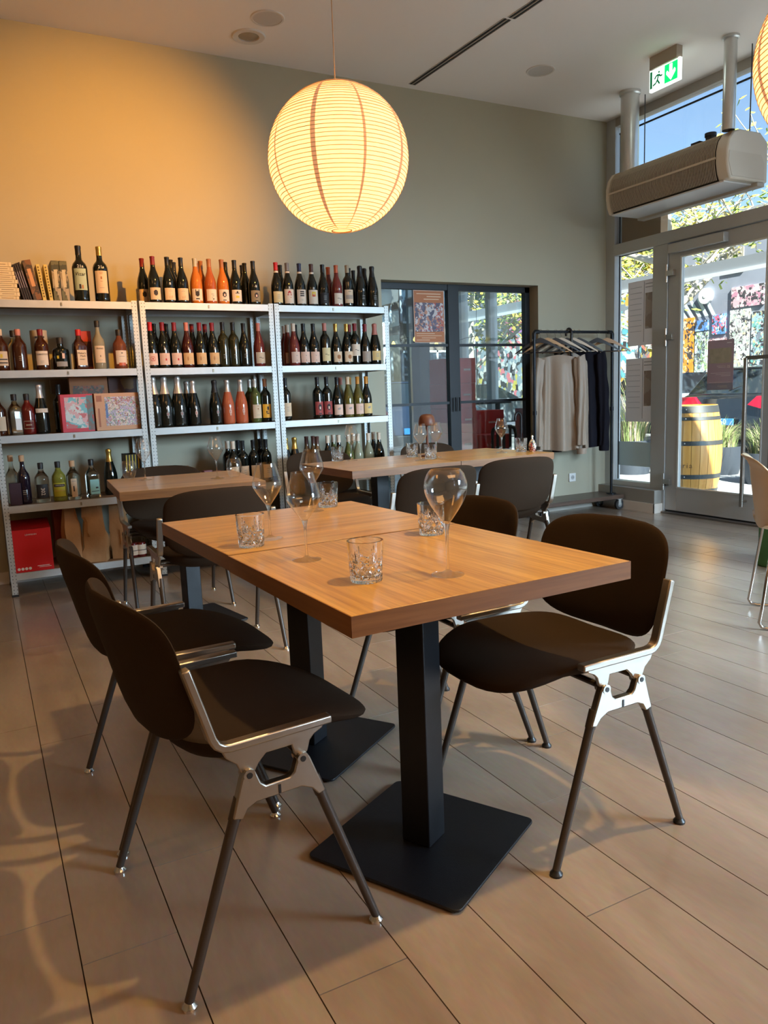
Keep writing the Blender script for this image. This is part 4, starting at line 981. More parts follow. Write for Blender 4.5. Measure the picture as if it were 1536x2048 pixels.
BOTTLES = [
 ('left', 'top', 1.789, [
  (0.651, 1, 'mg', 'k', 'kd', 'mint', 'viz', 'tall magnum with pale mint label'),
  (0.773, 1, 'mg', 'k', 'gold', 'crm', 'crest', 'tall magnum with cream crest label'),
 ]),
 ('left', 'second', 1.376, [
  (0.16, 1, 'sp', 'amb', 'crm', 'crm', 'bars', 'whisky bottle with cream label, dark bands'),
  (0.238, 2, 'sq', 'clr', 'blk', '', '', 'square clear decanter with black stopper'),
  (0.261, 1, 'sp', 'amb', 'pink', '', 'lines2', 'dark whisky bottle with salmon pink capsule'),
  (0.385, 1, 'sp', 'amb', 'dred', 'wht', 'deans', 'amber whisky bottle with white label'),
  (0.493, 1, 'fl', 'k', 'blk', '', 'spots', 'squat black flask bottle with yellow spot'),
  (0.605, 1, 'sq', 'amb', 'red', 'crm', 'maker', 'whisky bottle dipped in red wax'),
  (0.721, 1, 'tl', 'pale', 'blk', 'crm', 'drop', 'tall pale spirit bottle, black stopper'),
  (0.847, 1, 'sp', 'rosel', 'blk', 'wht', 'hill', 'clear bottle with reddish spirit, black cork'),
 ]),
 ('left', 'third', 0.989, [
  (0.11, 1, 'sp', 'amb', 'crm', 'crm', '', 'amber spirit bottle with pale label'),
  (0.2, 1, 'sq', 'clr', 'blk', '', 'crown', 'square clear bottle with white printed emblem'),
  (0.27, 1, 'sp', 'red', 'blk', '', 'frame', 'red liqueur bottle with boxed label'),
  (0.346, 1, 'ch', 'k', 'wfoil', 'wht', '', 'black sparkling bottle with white collar label'),
  (0.464, 2, 'bx', 'k', 'kd', '', '', 'dark bottle tucked behind the red puzzle box'),
 ]),
 ('left', 'fourth', 0.562, [
  (0.147, 2, 'tl', 'clr', 'cork', '', '', 'clear corked bottle with long neck'),
  (0.206, 1, 'tl', 'purp', 'cork', '', 'lines2', 'dark purple corked liqueur bottle'),
  (0.308, 1, 'sp', 'clr', 'blk', 'dk', 't302', 'clear bottle with black label and numerals'),
  (0.407, 1, 'sp', 'yel', 'blk', 'yel', 'bars1', 'yellow green herbal liqueur bottle'),
  (0.492, 1, 'sp', 'clr', 'cork', 'crm', 'tall', 'clear corked bottle, narrow cream label'),
  (0.606, 1, 'sq', 'clr', 'kd', 'turq', 'y', 'square clear bottle with turquoise label'),
  (0.732, 2, 'ch', 'k', 'gold', '', '', 'dark sparkling bottle with gold foil'),
 ]),
 ('middle', 'top', 1.79, [
  (1.048, 2, 'bg', 'k', 'dred', 'crm', 'blob', 'dark wine bottle, cream label, sketch'),
  (1.098, 1, 'bg', 'k', 'dred', 'crm', 'blob', 'dark wine bottle, cream label, grey sketch'),
  (1.191, 1, 'bg', 'k', 'kd', 'crm', 'ticks', 'dark wine bottle, peach label'),
  (1.235, 2, 'bg', 'k', 'kd', '', '', 'dark wine bottle, black capsule'),
  (1.276, 3, 'bg', 'k', 'kd', '', '', 'dark wine bottle, black capsule'),
  (1.28, 1, 'bg', 'k', 'kd', 'crm', 'ticks', 'dark wine bottle, peach label, black capsule'),
  (1.373, 1, 'bg', 'org', 'clrc', 'wht', 'cat', 'orange wine bottle, black cat label'),
  (1.438, 3, 'bg', 'org', 'brn', '', '', 'orange wine bottle, brown capsule'),
  (1.435, 2, 'bg', 'org', 'brn', '', '', 'orange wine bottle, brown capsule'),
  (1.468, 1, 'bg', 'org2', 'brn', 'wht', 'swirl', 'amber wine bottle, white scribble label'),
  (1.554, 1, 'bg', 'org', 'brn', 'wht', 'face', 'orange wine bottle, black portrait label'),
  (1.606, 2, 'bg', 'k', 'kd', '', '', 'dark wine bottle, black capsule'),
  (1.642, 1, 'bg', 'k', 'kd', 'wht', 'hat', 'dark wine bottle, black hat label'),
  (1.754, 3, 'bg', 'k', 'kd', '', '', 'dark wine bottle, black capsule'),
  (1.743, 2, 'bg', 'k', 'kd', '', '', 'dark wine bottle, black capsule'),
  (1.774, 1, 'bg', 'k', 'kd', 'gry', 'face', 'dark wine bottle, grey portrait label'),
 ]),
 ('middle', 'second', 1.374, [
  (1.047, 1, 'bg', 'k', 'red', 'pnk', 'ring', 'dark wine bottle, pink ring label'),
  (1.091, 2, 'bg', 'k', 'kd', '', '', 'dark wine bottle'),
  (1.125, 1, 'bg', 'k', 'dred', 'pnk', 'dot', 'dark wine bottle, pale label, red flower'),
  (1.171, 2, 'bg', 'k', 'kd', '', '', 'dark wine bottle'),
  (1.203, 1, 'bg', 'k', 'dred', 'pnk', 'dot', 'dark wine bottle, pale label, red flower'),
  (1.283, 1, 'bg', 'kr', 'pink', 'org', 'star', 'ruby wine bottle, tan star label'),
  (1.343, 2, 'bg', 'k', 'dred', '', '', 'dark wine bottle, red capsule'),
  (1.371, 1, 'bg', 'k', 'dred', 'org', 'star', 'dark wine bottle, tan star label'),
  (1.433, 2, 'bg', 'k', 'dred', '', '', 'dark wine bottle, red capsule'),
  (1.457, 1, 'bg', 'k', 'dred', 'org', 'star', 'dark wine bottle, tan star label'),
  (1.53, 1, 'bx', 'olv', 'kd', '', 'small', 'olive square-shouldered bottle without label'),
  (1.602, 1, 'bx', 'olv', 'kd', '', 'small', 'olive square-shouldered bottle without label'),
  (1.677, 1, 'bg', 'k', 'kd', '', 'small', 'black wine bottle with small grey print'),
  (1.783, 1, 'bg', 'rose', 'pink', 'crm', 'wave', 'dark rose bottle, cream label'),
 ]),
 ('middle', 'third', 0.988, [
  (1.035, 1, 'mc', 'k', 'foil', '', '', 'sparkling magnum, silver foil'),
  (1.107, 1, 'mc', 'k', 'foil', '', 'emb', 'sparkling magnum, silver foil'),
  (1.196, 1, 'mc', 'k', 'foil', '', 'emb', 'sparkling magnum, silver foil'),
  (1.278, 2, 'ch', 'k', 'foil', '', '', 'small sparkling bottle, silver foil'),
  (1.297, 1, 'ch', 'k', 'foil', '', 'flower', 'small sparkling bottle, white flower emblem'),
  (1.445, 1, 'ch', 'k', 'blk', '', 'flowerd', 'black sparkling bottle, dark flower emblem'),
  (1.533, 1, 'ch', 'roseb', 'foil', '', 'flower', 'bright rose bottle, pink flower emblem'),
  (1.628, 1, 'ch', 'roseb', 'foil', '', 'flower', 'bright rose bottle, pink flower emblem'),
  (1.724, 2, 'bx', 'grn', 'foil', '', '', 'green glass bottle, pale foil'),
  (1.732, 1, 'bx', 'grn', 'foil', 'crm', 'crestl', 'green glass bottle, cream label'),
  (1.807, 1, 'bx', 'k', 'brn', 'yelo', 'tree', 'dark bottle with orange yellow label'),
 ]),
 ('middle', 'fourth', 0.565, [
  (1.534, 2, 'bx', 'k', 'wht', '', '', 'dark bottle, white capsule'),
  (1.547, 1, 'bx', 'k', 'wht', 'crm', '', 'dark bottle, white capsule, cream label'),
  (1.611, 2, 'bx', 'k', 'kd', '', '', 'dark bottle, black capsule'),
  (1.616, 1, 'bx', 'k', 'kd', 'crm', 'lines', 'dark bottle, cream label'),
  (1.693, 1, 'bx', 'k', 'kd', 'crm', '', 'dark bottle, yellowish label'),
  (1.775, 2, 'bx', 'k', 'kd', '', '', 'dark bottle, black capsule'),
  (1.786, 1, 'bx', 'k', 'kd', 'crm', 'lines', 'dark bottle, wide cream label'),
 ]),
 ('end', 'top', 1.788, [
  (1.939, 1, 'bg', 'k', 'red', 'yelc', 'small2', 'dark bottle, red capsule, yellow label'),
  (2.005, 2, 'bg', 'k', 'kd', '', '', 'dark bottle, black capsule'),
  (2.023, 1, 'bg', 'k', 'gryc', 'wht', 'arch', 'dark bottle, grey capsule, red arch label'),
  (2.114, 1, 'bg', 'k', 'navy', 'wht', 'bars3', 'dark bottle, navy capsule, barred label'),
  (2.206, 1, 'bg', 'k', 'brnd', 'wht', 'pic', 'dark bottle, brown capsule, yellow picture label'),
  (2.293, 1, 'bg', 'k', 'kd', 'dk', 'small', 'dark bottle, black label'),
  (2.378, 2, 'bg', 'rose', 'orgc', '', '', 'rose bottle, orange capsule'),
  (2.4, 1, 'bg', 'rose', 'orgc', 'wht', 'wave', 'rose bottle, orange capsule, white label'),
  (2.489, 1, 'bx', 'k', 'tan', 'crm', 'grad', 'square-shouldered bottle, cream and grey label'),
  (2.545, 2, 'bg', 'k', 'kd', '', '', 'dark bottle, black capsule'),
  (2.626, 3, 'bg', 'k', 'kd', '', '', 'dark bottle, black capsule'),
  (2.592, 1, 'ch', 'k', 'kd', '', 'lines', 'dark sparkling bottle, grey print'),
  (2.674, 2, 'ch', 'k', 'kd', '', '', 'dark bottle, black capsule'),
  (2.692, 1, 'ch', 'k', 'kd', '', 'lines', 'dark sparkling bottle, grey print'),
 ]),
 ('end', 'second', 1.374, [
  (2.044, 3, 'bg', 'rose', 'wht', '', '', 'rose bottle, white capsule'),
  (2.033, 2, 'bg', 'rose', 'wht', 'pnk', '', 'rose bottle, white capsule'),
  (2.044, 1, 'bg', 'rose', 'wht', 'pnk', 'sq', 'rose bottle, white capsule, pink patch'),
  (2.095, 2, 'bg', 'k', 'kd', '', '', 'dark bottle, black capsule'),
  (2.121, 1, 'bg', 'k', 'kd', 'pnk', 'sq', 'dark bottle, pale pink stepped label'),
  (2.197, 1, 'bg', 'k', 'kd', 'pnk', 'sq', 'dark bottle, pale pink stepped label'),
  (2.286, 1, 'bx', 'k', 'pink', 'yelc', 'wave', 'square-shouldered bottle, tall cream label'),
  (2.374, 1, 'bg', 'k', 'gold', 'crm', 'blobs', 'dark bottle, gold tip, low label'),
  (2.461, 1, 'bg', 'k', 'gold', 'crm', 'blobs', 'dark bottle, gold tip, low label'),
  (2.527, 2, 'bx', 'k', 'dred', '', '', 'dark bottle, red capsule'),
  (2.529, 1, 'bx', 'k', 'dred', 'wht', 'line1', 'dark bottle, red capsule, high white label'),
  (2.613, 1, 'bg', 'k', 'dred', 'tanl', 'lines', 'dark bottle, red capsule, taupe label'),
  (2.695, 1, 'ch', 'k', 'pink', 'yelo2', 'lines', 'sparkling bottle, copper capsule, yellow label'),
 ]),
 ('end', 'third', 0.99, [
  (1.959, 1, 'bx', 'k', 'kd', 'crm', 'lines', 'dark bottle, tall cream label'),
  (2.207, 1, 'bx', 'k', 'kd', 'redl', 'face', 'dark bottle, red portrait label'),
  (2.28, 1, 'bx', 'k', 'kd', 'redl', 'face', 'dark bottle, red portrait label'),
  (2.364, 1, 'bg', 'k', 'kd', 'pnk', 'bird', 'dark bottle, pink label'),
  (2.435, 2, 'bg', 'gclr', 'pink', '', '', 'clear bottle, pinkish capsule'),
  (2.452, 1, 'bg', 'olvl', 'crm', 'pnk', 'bird', 'olive bottle, cream capsule'),
  (2.553, 3, 'bg', 'olvl', 'orgc2', '', '', 'olive bottle, orange capsule'),
  (2.534, 1, 'bg', 'olvl', 'orgc2', 'pnk', 'lines', 'olive bottle, orange capsule'),
  (2.606, 1, 'bg', 'k', 'orgc2', 'yelo2', 'bird', 'dark bottle, orange capsule, yellow bird label'),
 ]),
 ('end', 'fourth', 0.565, [
  (1.938, 1, 'ch', 'k', 'gold', '', '', 'sparkling bottle, gold foil'),
  (2.005, 1, 'ch', 'k', 'gold', '', '', 'sparkling bottle, gold foil'),
  (2.136, 2, 'bg', 'amb2', 'brnd', '', '', 'amber bottle, brown capsule'),
  (2.189, 2, 'bg', 'amb2', 'brnd', '', '', 'inner amber bottle, brown capsule'),
  (2.183, 1, 'bg', 'amb2', 'brnd', '', '', 'amber bottle, brown capsule'),
  (2.268, 1, 'bg', 'k', 'wht', '', '', 'dark bottle, white capsule'),
  (2.353, 2, 'bg', 'grn', 'wht', '', '', 'green bottle, white capsule'),
  (2.358, 1, 'bg', 'k', 'wht', '', '', 'dark bottle, white capsule'),
  (2.437, 1, 'bg', 'grn', 'wht', '', '', 'green bottle, white capsule'),
  (2.522, 2, 'bg', 'gclr', 'wht', '', '', 'clear bottle, white capsule'),
  (2.517, 1, 'bg', 'gclr', 'wht', '', '', 'clear bottle, white capsule'),
  (2.606, 1, 'bg', 'gclr', 'wht', '', '', 'pale green bottle, white capsule'),
  (2.695, 2, 'bg', 'k', 'wht', '', '', 'dark bottle, white capsule'),
  (2.697, 1, 'bg', 'k', 'wht', '', '', 'dark bottle, pinkish white capsule'),
 ]),
]

nb = 0
for rk, sh_, z, lst in BOTTLES:
    n1 = 0; lastn = 0
    for x, row, k, body, capm, lab, mo, look in lst:
        if row == 1: n1 += 1
    n = 0
    xs = sorted([q[0] for q in lst if q[1] == 1])
    for x, row, k, body, capm, lab, mo, look in lst:
        if row == 1:
            n += 1; where = '%s from left, %s %s shelf' % (ORD[n - 1], RACK[rk], sh_)
        else:
            j = min(range(len(xs)), key=lambda q: abs(xs[q] - x)); where = 'tucked %sbehind %s, %s %s shelf' % ('deepest ' if row == 3 else '', ORD[j], RACK[rk], sh_)
        t = thing('wine_bottle' if k in ('bg', 'bx', 'ch', 'mg', 'mc') else 'spirit_bottle', look + ', ' + where, 'bottle', (x, YR[row], z + .0008), random.uniform(-.12, .12) if k != 'sq' else .25, 'bottles on the %s shelf of the %s rack' % (sh_, RACK[rk]))
        nb += 1
        bo = put('body', BODY[k], BM[body], t)
        if capm: put('capsule', cap_mesh(k, k in ('ch', 'mc')), CM[capm], t)
        top = PROF[k][-1][1]
        if lab:
            z0, z1, wd = {'bg': (.022, .098, .95), 'bx': (.030, .125, .95), 'ch': (.03, .10, .9), 'sp': (.030, .115, .9), 'tl': (.04, .145, .85), 'fl': (.02, .09, .9), 'mg': (.055, .190, .85), 'mc': (.03, .1, .9), 'sq': (.025, .12, .7)}[k]
            if mo == 'line1': z0, z1 = .065, .15
            if mo == 'tall': z0, z1, wd = .02, .135, .42
            if mo == 'viz': z0, z1, wd = .070, .200, .85
            if lab == 'wht' and k == 'ch': z0, z1 = .13, .155
            if mo == 'pic' or mo == 'bars3' or mo == 'arch': z0, z1 = .018, .115
            lb_ = put('label', patch_mesh(k, -wd, wd, z0, z1), CM[lab], t)
            if mo: motif(lb_, k, mo, z0, z1, body)
        elif mo in ('lines', 'small', 'lines2'): motif(bo, k, mo, .03, .11, body)
        elif mo in ('flower', 'flowerd', 'emb'):
            mt = {'flower': CM['pnk'], 'flowerd': inkgd, 'emb': inkgd}[mo]
            for a, zz in ((-.13, .075), (.05, .075), (-.04, .092), (-.04, .058)): put('emblem', patch_mesh(k, a, a + .17, zz, zz + .022, .0009), mt, bo)
            put('emblem', patch_mesh(k, -.02, .06, .080, .092, .0013), inkr, bo)
        elif mo == 'spots':
            put('emblem', patch_mesh(k, -.5, -.25, .068, .086, .0009), inky, bo); put('emblem', patch_mesh(k, .12, .42, .068, .10, .0009), CM['pnk'], bo); put('emblem', patch_mesh(k, -.6, .7, .02, .05, .0006), inkgd, bo)
        elif mo == 'crown':
            put('emblem', patch_mesh(k, -.3, .5, .03, .10, .0006), mat('glass_print', (.8, .8, .78), .6), bo)
        elif mo == 'frame':
            for a in ((-.7, .7, .035, .038), (-.7, .7, .08, .083), (-.7, -.66, .035, .083), (.66, .7, .035, .083), (-.4, .4, .055, .062)): put('emblem', patch_mesh(k, *a, .0007), CM['tan'], bo)
        # band on some necks
        if capm in ('red', 'gryc', 'navy', 'brnd') and k == 'bg' and sh_ == 'top': put('neck_band', MB().lathe([(.0155, .226), (.0165, .226), (.0158, .240), (.0150, .240)], 16).mesh('neck_band'), CM['wht'], t)
        if rk != 'left' and row == 1 and sh_ in ('top', 'second', 'third') and body not in ('org',) and n % 2 == 0:
            put('price_mark', patch_mesh(k, -.10, -.02, .118, .134, .0006), chalk, bo); put('price_mark', patch_mesh(k, .03, .12, .118, .132, .0006), chalk, bo)
        if mo == 'viz':
            text('Vizar', .030, inkd, lb_, (0, -.0468, .165), FACE_CAM, ext=.0002)
            put('print', patch_mesh(k, -.25, .0, .078, .105, .0009), inkd, lb_); put('print', patch_mesh(k, .08, .3, .078, .10, .0009), inkb, lb_)
        if k == 'mg': text('21a', .026, chalk, bo, (.004, -.0475, .212), (PI / 2 - .12, 0, 0), ext=.0003)
        if mo == 'deans': text('DEANSTON', .0135, inkd, lb_, (0, -.0432, .095), FACE_CAM, ext=.0002, sx=.9); motif(lb_, k, 'small', .025, .07, body)
        if mo == 'maker':
            text("Maker's", .0165, inkd, lb_, (-.001, -.0358, .100), FACE_CAM, ext=.0002); text('Mark', .0165, inkd, lb_, (.004, -.0358, .083), FACE_CAM, ext=.0002); text('WHISKY', .009, inkd, lb_, (0, -.0358, .062), FACE_CAM, ext=.0002)
        if mo == 'drop': text('FRANG', .013, inkd, lb_, (0, -.0395, .128), FACE_CAM, ext=.0002)
        if mo == 't302': text('302', .032, CM['wht'], lb_, (.002, -.0435, .070), (PI / 2, PI / 2, 0), ext=.0002)
        if mo == 'bars1': text('CHARTREUSE', .0085, CM['wht'], lb_, (0, -.0437, .100), FACE_CAM, ext=.0002)
        if mo == 'frame' : pass

# ---------------------------------------------------------------- other goods on the racks
def box_thing(name, label, cat, x0, x1, y0, y1, z0, z1, m, rz=0, group=None, bevel=.0015, extra=None):
    t = thing(name, label, cat, ((x0 + x1) / 2, (y0 + y1) / 2, z0 + .0008), rz, group)
    w, d, h = x1 - x0, y1 - y0, z1 - z0
    obj('body', MB().b2((-w / 2, -d / 2, 0), (w / 2, d / 2, h)), m, t, bevel=bevel)
    return t, w, d, h
Z1, Z2, Z3, Z4, Z5 = LEV['left']
page = mat('book_pages', (.62, .50, .34), .8, nscale=(1, 1, 60), noise=(20, .15))
z = Z1; ink = mat('spine_ink', (.30, .20, .10), .7)
for k in range(9):
    th = .024 if k < 8 else .027; off = (.0, .006, .004, -.004, .002, -.008, -.012, -.016, -.024)[k]
    t = thing('paperback_book', 'cream paperback lying flat, %s from the bottom of its stack' % ORD[k], 'book', (.205 + off, 5.225, z + .0006), random.uniform(-.02, .02), 'flat stack of cream books')
    obj('cover', MB().b2((-.085, -.06, 0), (.085, .06, th - .0015)), mat('book_cream', (.72, .60, .38), .6), t, bevel=.001)
    obj('title', MB().b2((-.01, -.0608, th * .42), (.055, -.0602, th * .55)).b2((.068, -.0608, .003), (.070, -.0602, th - .003)), ink, t, 0)
    z += th
def spine(name, label, x, w, h, m, tilt, y0=5.165, d=.16, group='upright books on the top shelf', pat=None, base=Z1):
    t = thing(name, label, 'book', (x, y0 + d / 2, base + .0008 + max(0, math.sin(abs(tilt)) * w * .5)), 0, group); t.rotation_euler = (0, tilt, 0)
    b = obj('cover', MB().b2((-w / 2, -d / 2, 0), (w / 2, d / 2, h)), m, t, bevel=.0015)
    if pat: obj('title', MB().b2((-w * .22, -d / 2 - .0008, h * .34), (w * .22, -d / 2 - .0002, h * .78)), pat, t, 0)
    return t
dkb = mat('book_dark', (.025, .018, .022), .5); vio = mat('book_edge', (.25, .20, .26), .6)
for k in range(4): spine('slim_book', 'slim dark book leaning beside the cream stack, %s from left' % ORD[k], .318 + .0125 * k, .010, .210 + .005 * k, dkb, rad(-12.5), pat=vio)
spine('cookbook', 'thick brown and orange cookbook leaning between slim and gold books', .392, .048, .235, picture_mat('cookbook_spine', [(.05, .03, .02), (.12, .06, .03), (.20, .08, .03)], 30), rad(-11), pat=mat('spine_orange', (.60, .30, .14), .6))
gold = mat('gold_spine', (.62, .48, .14), .45); dots = mat('gold_print', (.16, .10, .02), .6)
for k, x in enumerate((.430, .468)):
    t = spine('gold_book', ('slim gold-spined book next to the brown cookbook', 'slim gold-spined book next to the camouflage box set')[k], x, .020, .213, gold, rad(-6 if k == 0 else -5))
    q = MB()
    for j in range(11): q.b2((-.004, -.0808, .02 + j * .017), (.004, -.0802, .030 + j * .017))
    obj('title', q, dots, t, 0)
camo = picture_mat('camouflage_print', [(.03, .035, .02), (.10, .10, .05), (.26, .20, .12), (.05, .05, .03), (.34, .28, .20)], 26, (1, 1, .8))
for k, x in enumerate((.505, .551)): spine('box_set', ('camouflage-patterned box set beside the gold books', 'camouflage-patterned box set beside the magnum')[k], x, .044, .238, camo, 0, d=.2, pat=mat('camo_title', (.52, .45, .30), .6))
# whisky tins and cartons, second shelf
t = thing('whisky_tube', 'beige cardboard whisky tube behind the amber bottle', 'box', (.385, 5.33, Z2 + .0008)); obj('body', MB().lathe([(0, 0), (.05, 0), (.05, .25), (0, .25)], 28), mat('tube_beige', (.42, .36, .27), .6), t); obj('print', MB().b2((-.025, -.0515, .20), (.028, -.0495, .212)), inkd, t, 0)
t, w, d, h = box_thing('whisky_carton', 'red and black whisky carton behind the red-waxed bottle', 'box', .605, .69, 5.29, 5.37, Z2, Z2 + .245, mat('carton_red', (.42, .03, .015), .5)); obj('panel', MB().b2((-w / 2 + .003, -d / 2 - .001, .02), (w / 2 - .003, -d / 2, .18)), mat('carton_dark', (.07, .01, .01), .5), t, 0)
# puzzle boxes, third shelf
red = mat('puzzle_red', (.52, .02, .035), .45)
t, w, d, h = box_thing('puzzle_box', 'red jigsaw puzzle box facing out on the third shelf', 'box', .452, .645, 5.16, 5.22, Z3, Z3 + .235, red, rad(6), 'jigsaw boxes')
obj('picture', MB().b2((-w * .38, -d / 2 - .001, h * .10), (w * .30, -d / 2, h * .92)), picture_mat('puzzle_sea', [(.16, .42, .46), (.50, .12, .12), (.60, .35, .35), (.10, .25, .20), (.55, .60, .58)], 28), t, 0)
obj('flap', MB().b2((w * .30, -d / 2 - .001, h * .04), (w * .5, -d / 2, h * .96)), picture_mat('puzzle_sea_dark', [(.08, .16, .16), (.30, .04, .03), (.16, .10, .08)], 22), t, 0)
tanb = mat('puzzle_tan', (.56, .30, .16), .5)
t, w, d, h = box_thing('puzzle_box', 'wide tan jigsaw puzzle box with mosaic picture', 'box', .655, .93, 5.165, 5.225, Z3, Z3 + .235, tanb, rad(3), 'jigsaw boxes')
obj('picture', MB().b2((-w * .28, -d / 2 - .001, h * .12), (w * .5, -d / 2, h * .90)), picture_mat('puzzle_crowd', [(.62, .55, .45), (.45, .16, .16), (.20, .32, .22), (.65, .60, .55), (.30, .16, .10), (.42, .36, .50)], 55), t, 0)
obj('side_print', MB().b2((-w * .44, -d / 2 - .001, h * .1), (-w * .40, -d / 2, h * .6)).b2((-w * .46, -d / 2 - .001, h * .78), (-w * .34, -d / 2, h * .94)), mat('puzzle_print', (.36, .14, .08), .6), t, 0)
obj('tag', MB().b2((-w * .27, -d / 2 - .0018, h * .34), (-w * .22, -d / 2 - .001, h * .72)), mat('puzzle_blue', (.10, .18, .38), .5), t, 0)
t, w, d, h = box_thing('puzzle_box', 'orange-brown jigsaw box standing behind the tan one', 'box', .535, .77, 5.33, 5.39, Z3, Z3 + .345, mat('puzzle_brown', (.36, .14, .05), .5), 0, 'jigsaw boxes')
obj('picture', MB().b2((-w * .42, -d / 2 - .001, h * .3), (w * .40, -d / 2, h * .84)), picture_mat('puzzle_meadow', [(.12, .10, .08), (.30, .14, .08), (.20, .18, .14), (.36, .10, .06)], 40), t, 0)
box_thing('puzzle_box', 'dark maroon jigsaw box by the rack post', 'box', .775, .955, 5.33, 5.39, Z3, Z3 + .34, picture_mat('puzzle_maroon', [(.06, .015, .012), (.10, .03, .01), (.16, .07, .01)], 12), 0, 'jigsaw boxes')
tag(obj('wall_box', MB().b2((.44, 5.55, 1.235), (.56, 5.58, 1.36)), mat('wallbox_grey', (.30, .26, .22), .6), bevel=.006), 'small grey box fixed to the wall behind the third shelf', 'fixture')
# fourth shelf
t, w, d, h = box_thing('gift_carton', 'dark plum gift carton behind the purple bottle', 'box', .12, .185, 5.17, 5.235, Z4, Z4 + .135, mat('carton_plum', (.035, .01, .018), .5))
for k in range(5):
    t = spine('striped_book', 'yellow and black striped book, %s from left by rack post' % ORD[k], .822 + .019 * k, .0175, .262, mat('book_black', (.02, .018, .012), .5), rad(2), y0=5.20, d=.17, group='striped books on the fourth shelf', base=Z4)
    obj('stripe', MB().b2((-.0075, -.0858, .003), (-.0015, -.0851, .259)), mat('stripe_yellow', (.55, .42, .05), .5), t, 0)
# bottom shelf
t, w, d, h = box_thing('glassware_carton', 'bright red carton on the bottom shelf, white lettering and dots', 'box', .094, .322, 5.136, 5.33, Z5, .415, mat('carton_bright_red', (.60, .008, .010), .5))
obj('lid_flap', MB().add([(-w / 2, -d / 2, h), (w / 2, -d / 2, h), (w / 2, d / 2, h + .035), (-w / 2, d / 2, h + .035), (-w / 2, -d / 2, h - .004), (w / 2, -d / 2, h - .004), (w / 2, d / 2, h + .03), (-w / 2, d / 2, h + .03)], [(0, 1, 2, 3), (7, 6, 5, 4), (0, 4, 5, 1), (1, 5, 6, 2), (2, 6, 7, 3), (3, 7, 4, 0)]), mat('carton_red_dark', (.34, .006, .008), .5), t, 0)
text('LEHMANN', .014, ink_w, t, (.0, -d / 2 - .0005, h * .86), FACE_CAM, ext=.0003)
for k in range(4): obj('stamp', MB().cyl((-.085 + .021 * k, -d / 2 - .001, .022), (-.085 + .021 * k, -d / 2, .022), .0088, n=18), ink_w, t)
obj('print', MB().b2((.02, -d / 2 - .0008, .030), (.09, -d / 2, .033)).b2((.03, -d / 2 - .0008, .022), (.10, -d / 2, .024)), ink_w, t, 0)
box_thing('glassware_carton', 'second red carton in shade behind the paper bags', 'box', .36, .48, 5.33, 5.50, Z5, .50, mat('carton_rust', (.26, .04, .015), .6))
kraft = mat('kraft_paper', (.46, .26, .12), .7, noise=(8, .12), bump=(14, .5))
def bag(x, w, h, lab, y=5.22, d=.095, lean=0, rz=0):
    t = thing('paper_bag', lab, 'bag', (x, y, Z5 + .0008), rz, 'brown paper bags')
    rng = random.Random(int(x * 100))
    off = [[rng.uniform(-.009, .009) for _ in range(5)] for _ in range(14)]
    def f(u, v):
        a = u * 4; i = int(a) % 4; fr_ = a - int(a)
        cs = [(-1, -1), (1, -1), (1, 1), (-1, 1), (-1, -1)]
        p = [cs[i][q] + (cs[i + 1][q] - cs[i][q]) * fr_ for q in (0, 1)]
        sq = 1 - .80 * v ** 1.6
        gus = -.35 * v if i in (1, 3) else 0
        if i in (1, 3): p[0] += p[0] * gus * (1 - abs(fr_ - .5) * 2)
        jit = off[int(u * 12)][int(v * 4)]
        return (p[0] * w / 2 * (1 - .22 * v * v + .06 * math.sin(v * 7 + x * 9)) + jit + lean * v * v, p[1] * d / 2 * sq + jit, v * h)
    g = MB().grid(24, 12, f)
    obj('body', g, kraft, t, smooth=25, weld=True)
    return t
bag(.45, .10, .385, 'brown paper bag nearest the red carton, folded top', 5.24, rz=.35)
bag(.59, .14, .395, 'large brown paper bag in the middle of three', rz=-.38)
bag(.748, .105, .385, 'narrow brown paper bag by the rack post', 5.23, rz=-.5)
for x, lab in ((.815, 'small jar with white label, first of two by post'), (.868, 'small jar with white label, second of two by post')):
    t = thing('jar', lab, 'jar', (x, 5.19, Z5 + .0008), 0, 'small labelled jars')
    obj('body', MB().lathe([(0, 0), (.030, 0), (.032, .006), (.032, .085), (.028, .095), (0, .095)], 20), mat('jar_red', (.10, .01, .008), .2), t); obj('label', MB().lathe([(.0325, .016), (.0328, .016), (.0328, .082), (.0325, .082)], 20), CM['wht'], t); obj('print', MB().lathe([(.0332, .044), (.0334, .044), (.0334, .048), (.0332, .048)], 20), inkd, t)
card = mat('cardboard', (.42, .25, .12), .8)
t, w, d, h = box_thing('cardboard_box', 'small cardboard box on the middle rack, fourth shelf', 'box', 1.09, 1.225, 5.20, 5.32, Z4 + .003, Z4 + .15, card)
obj('flap', MB().b2((-w / 2 - .002, -d / 2, h), (w * .1, -d / 2 + .01, h + .012)).b2((w * .2, -d / 2, h), (w / 2 + .002, -d / 2 + .01, h + .010)), mat('cardboard_dark', (.28, .15, .07), .8), t)
for k, (x, c) in enumerate(((1.29, (.22, .05, .04)), (1.36, (.16, .04, .04)), (1.43, (.26, .08, .06)))):
    box_thing('snack_packet', 'dark red packet behind single table, %s from left' % ORD[k], 'packet', x - .03, x + .03, 5.22, 5.27, Z4 + .003, Z4 + .105 + .01 * (k % 2), mat('packet_%d' % k, c, .5), rad(8 * k), 'red packets on the fourth shelf')
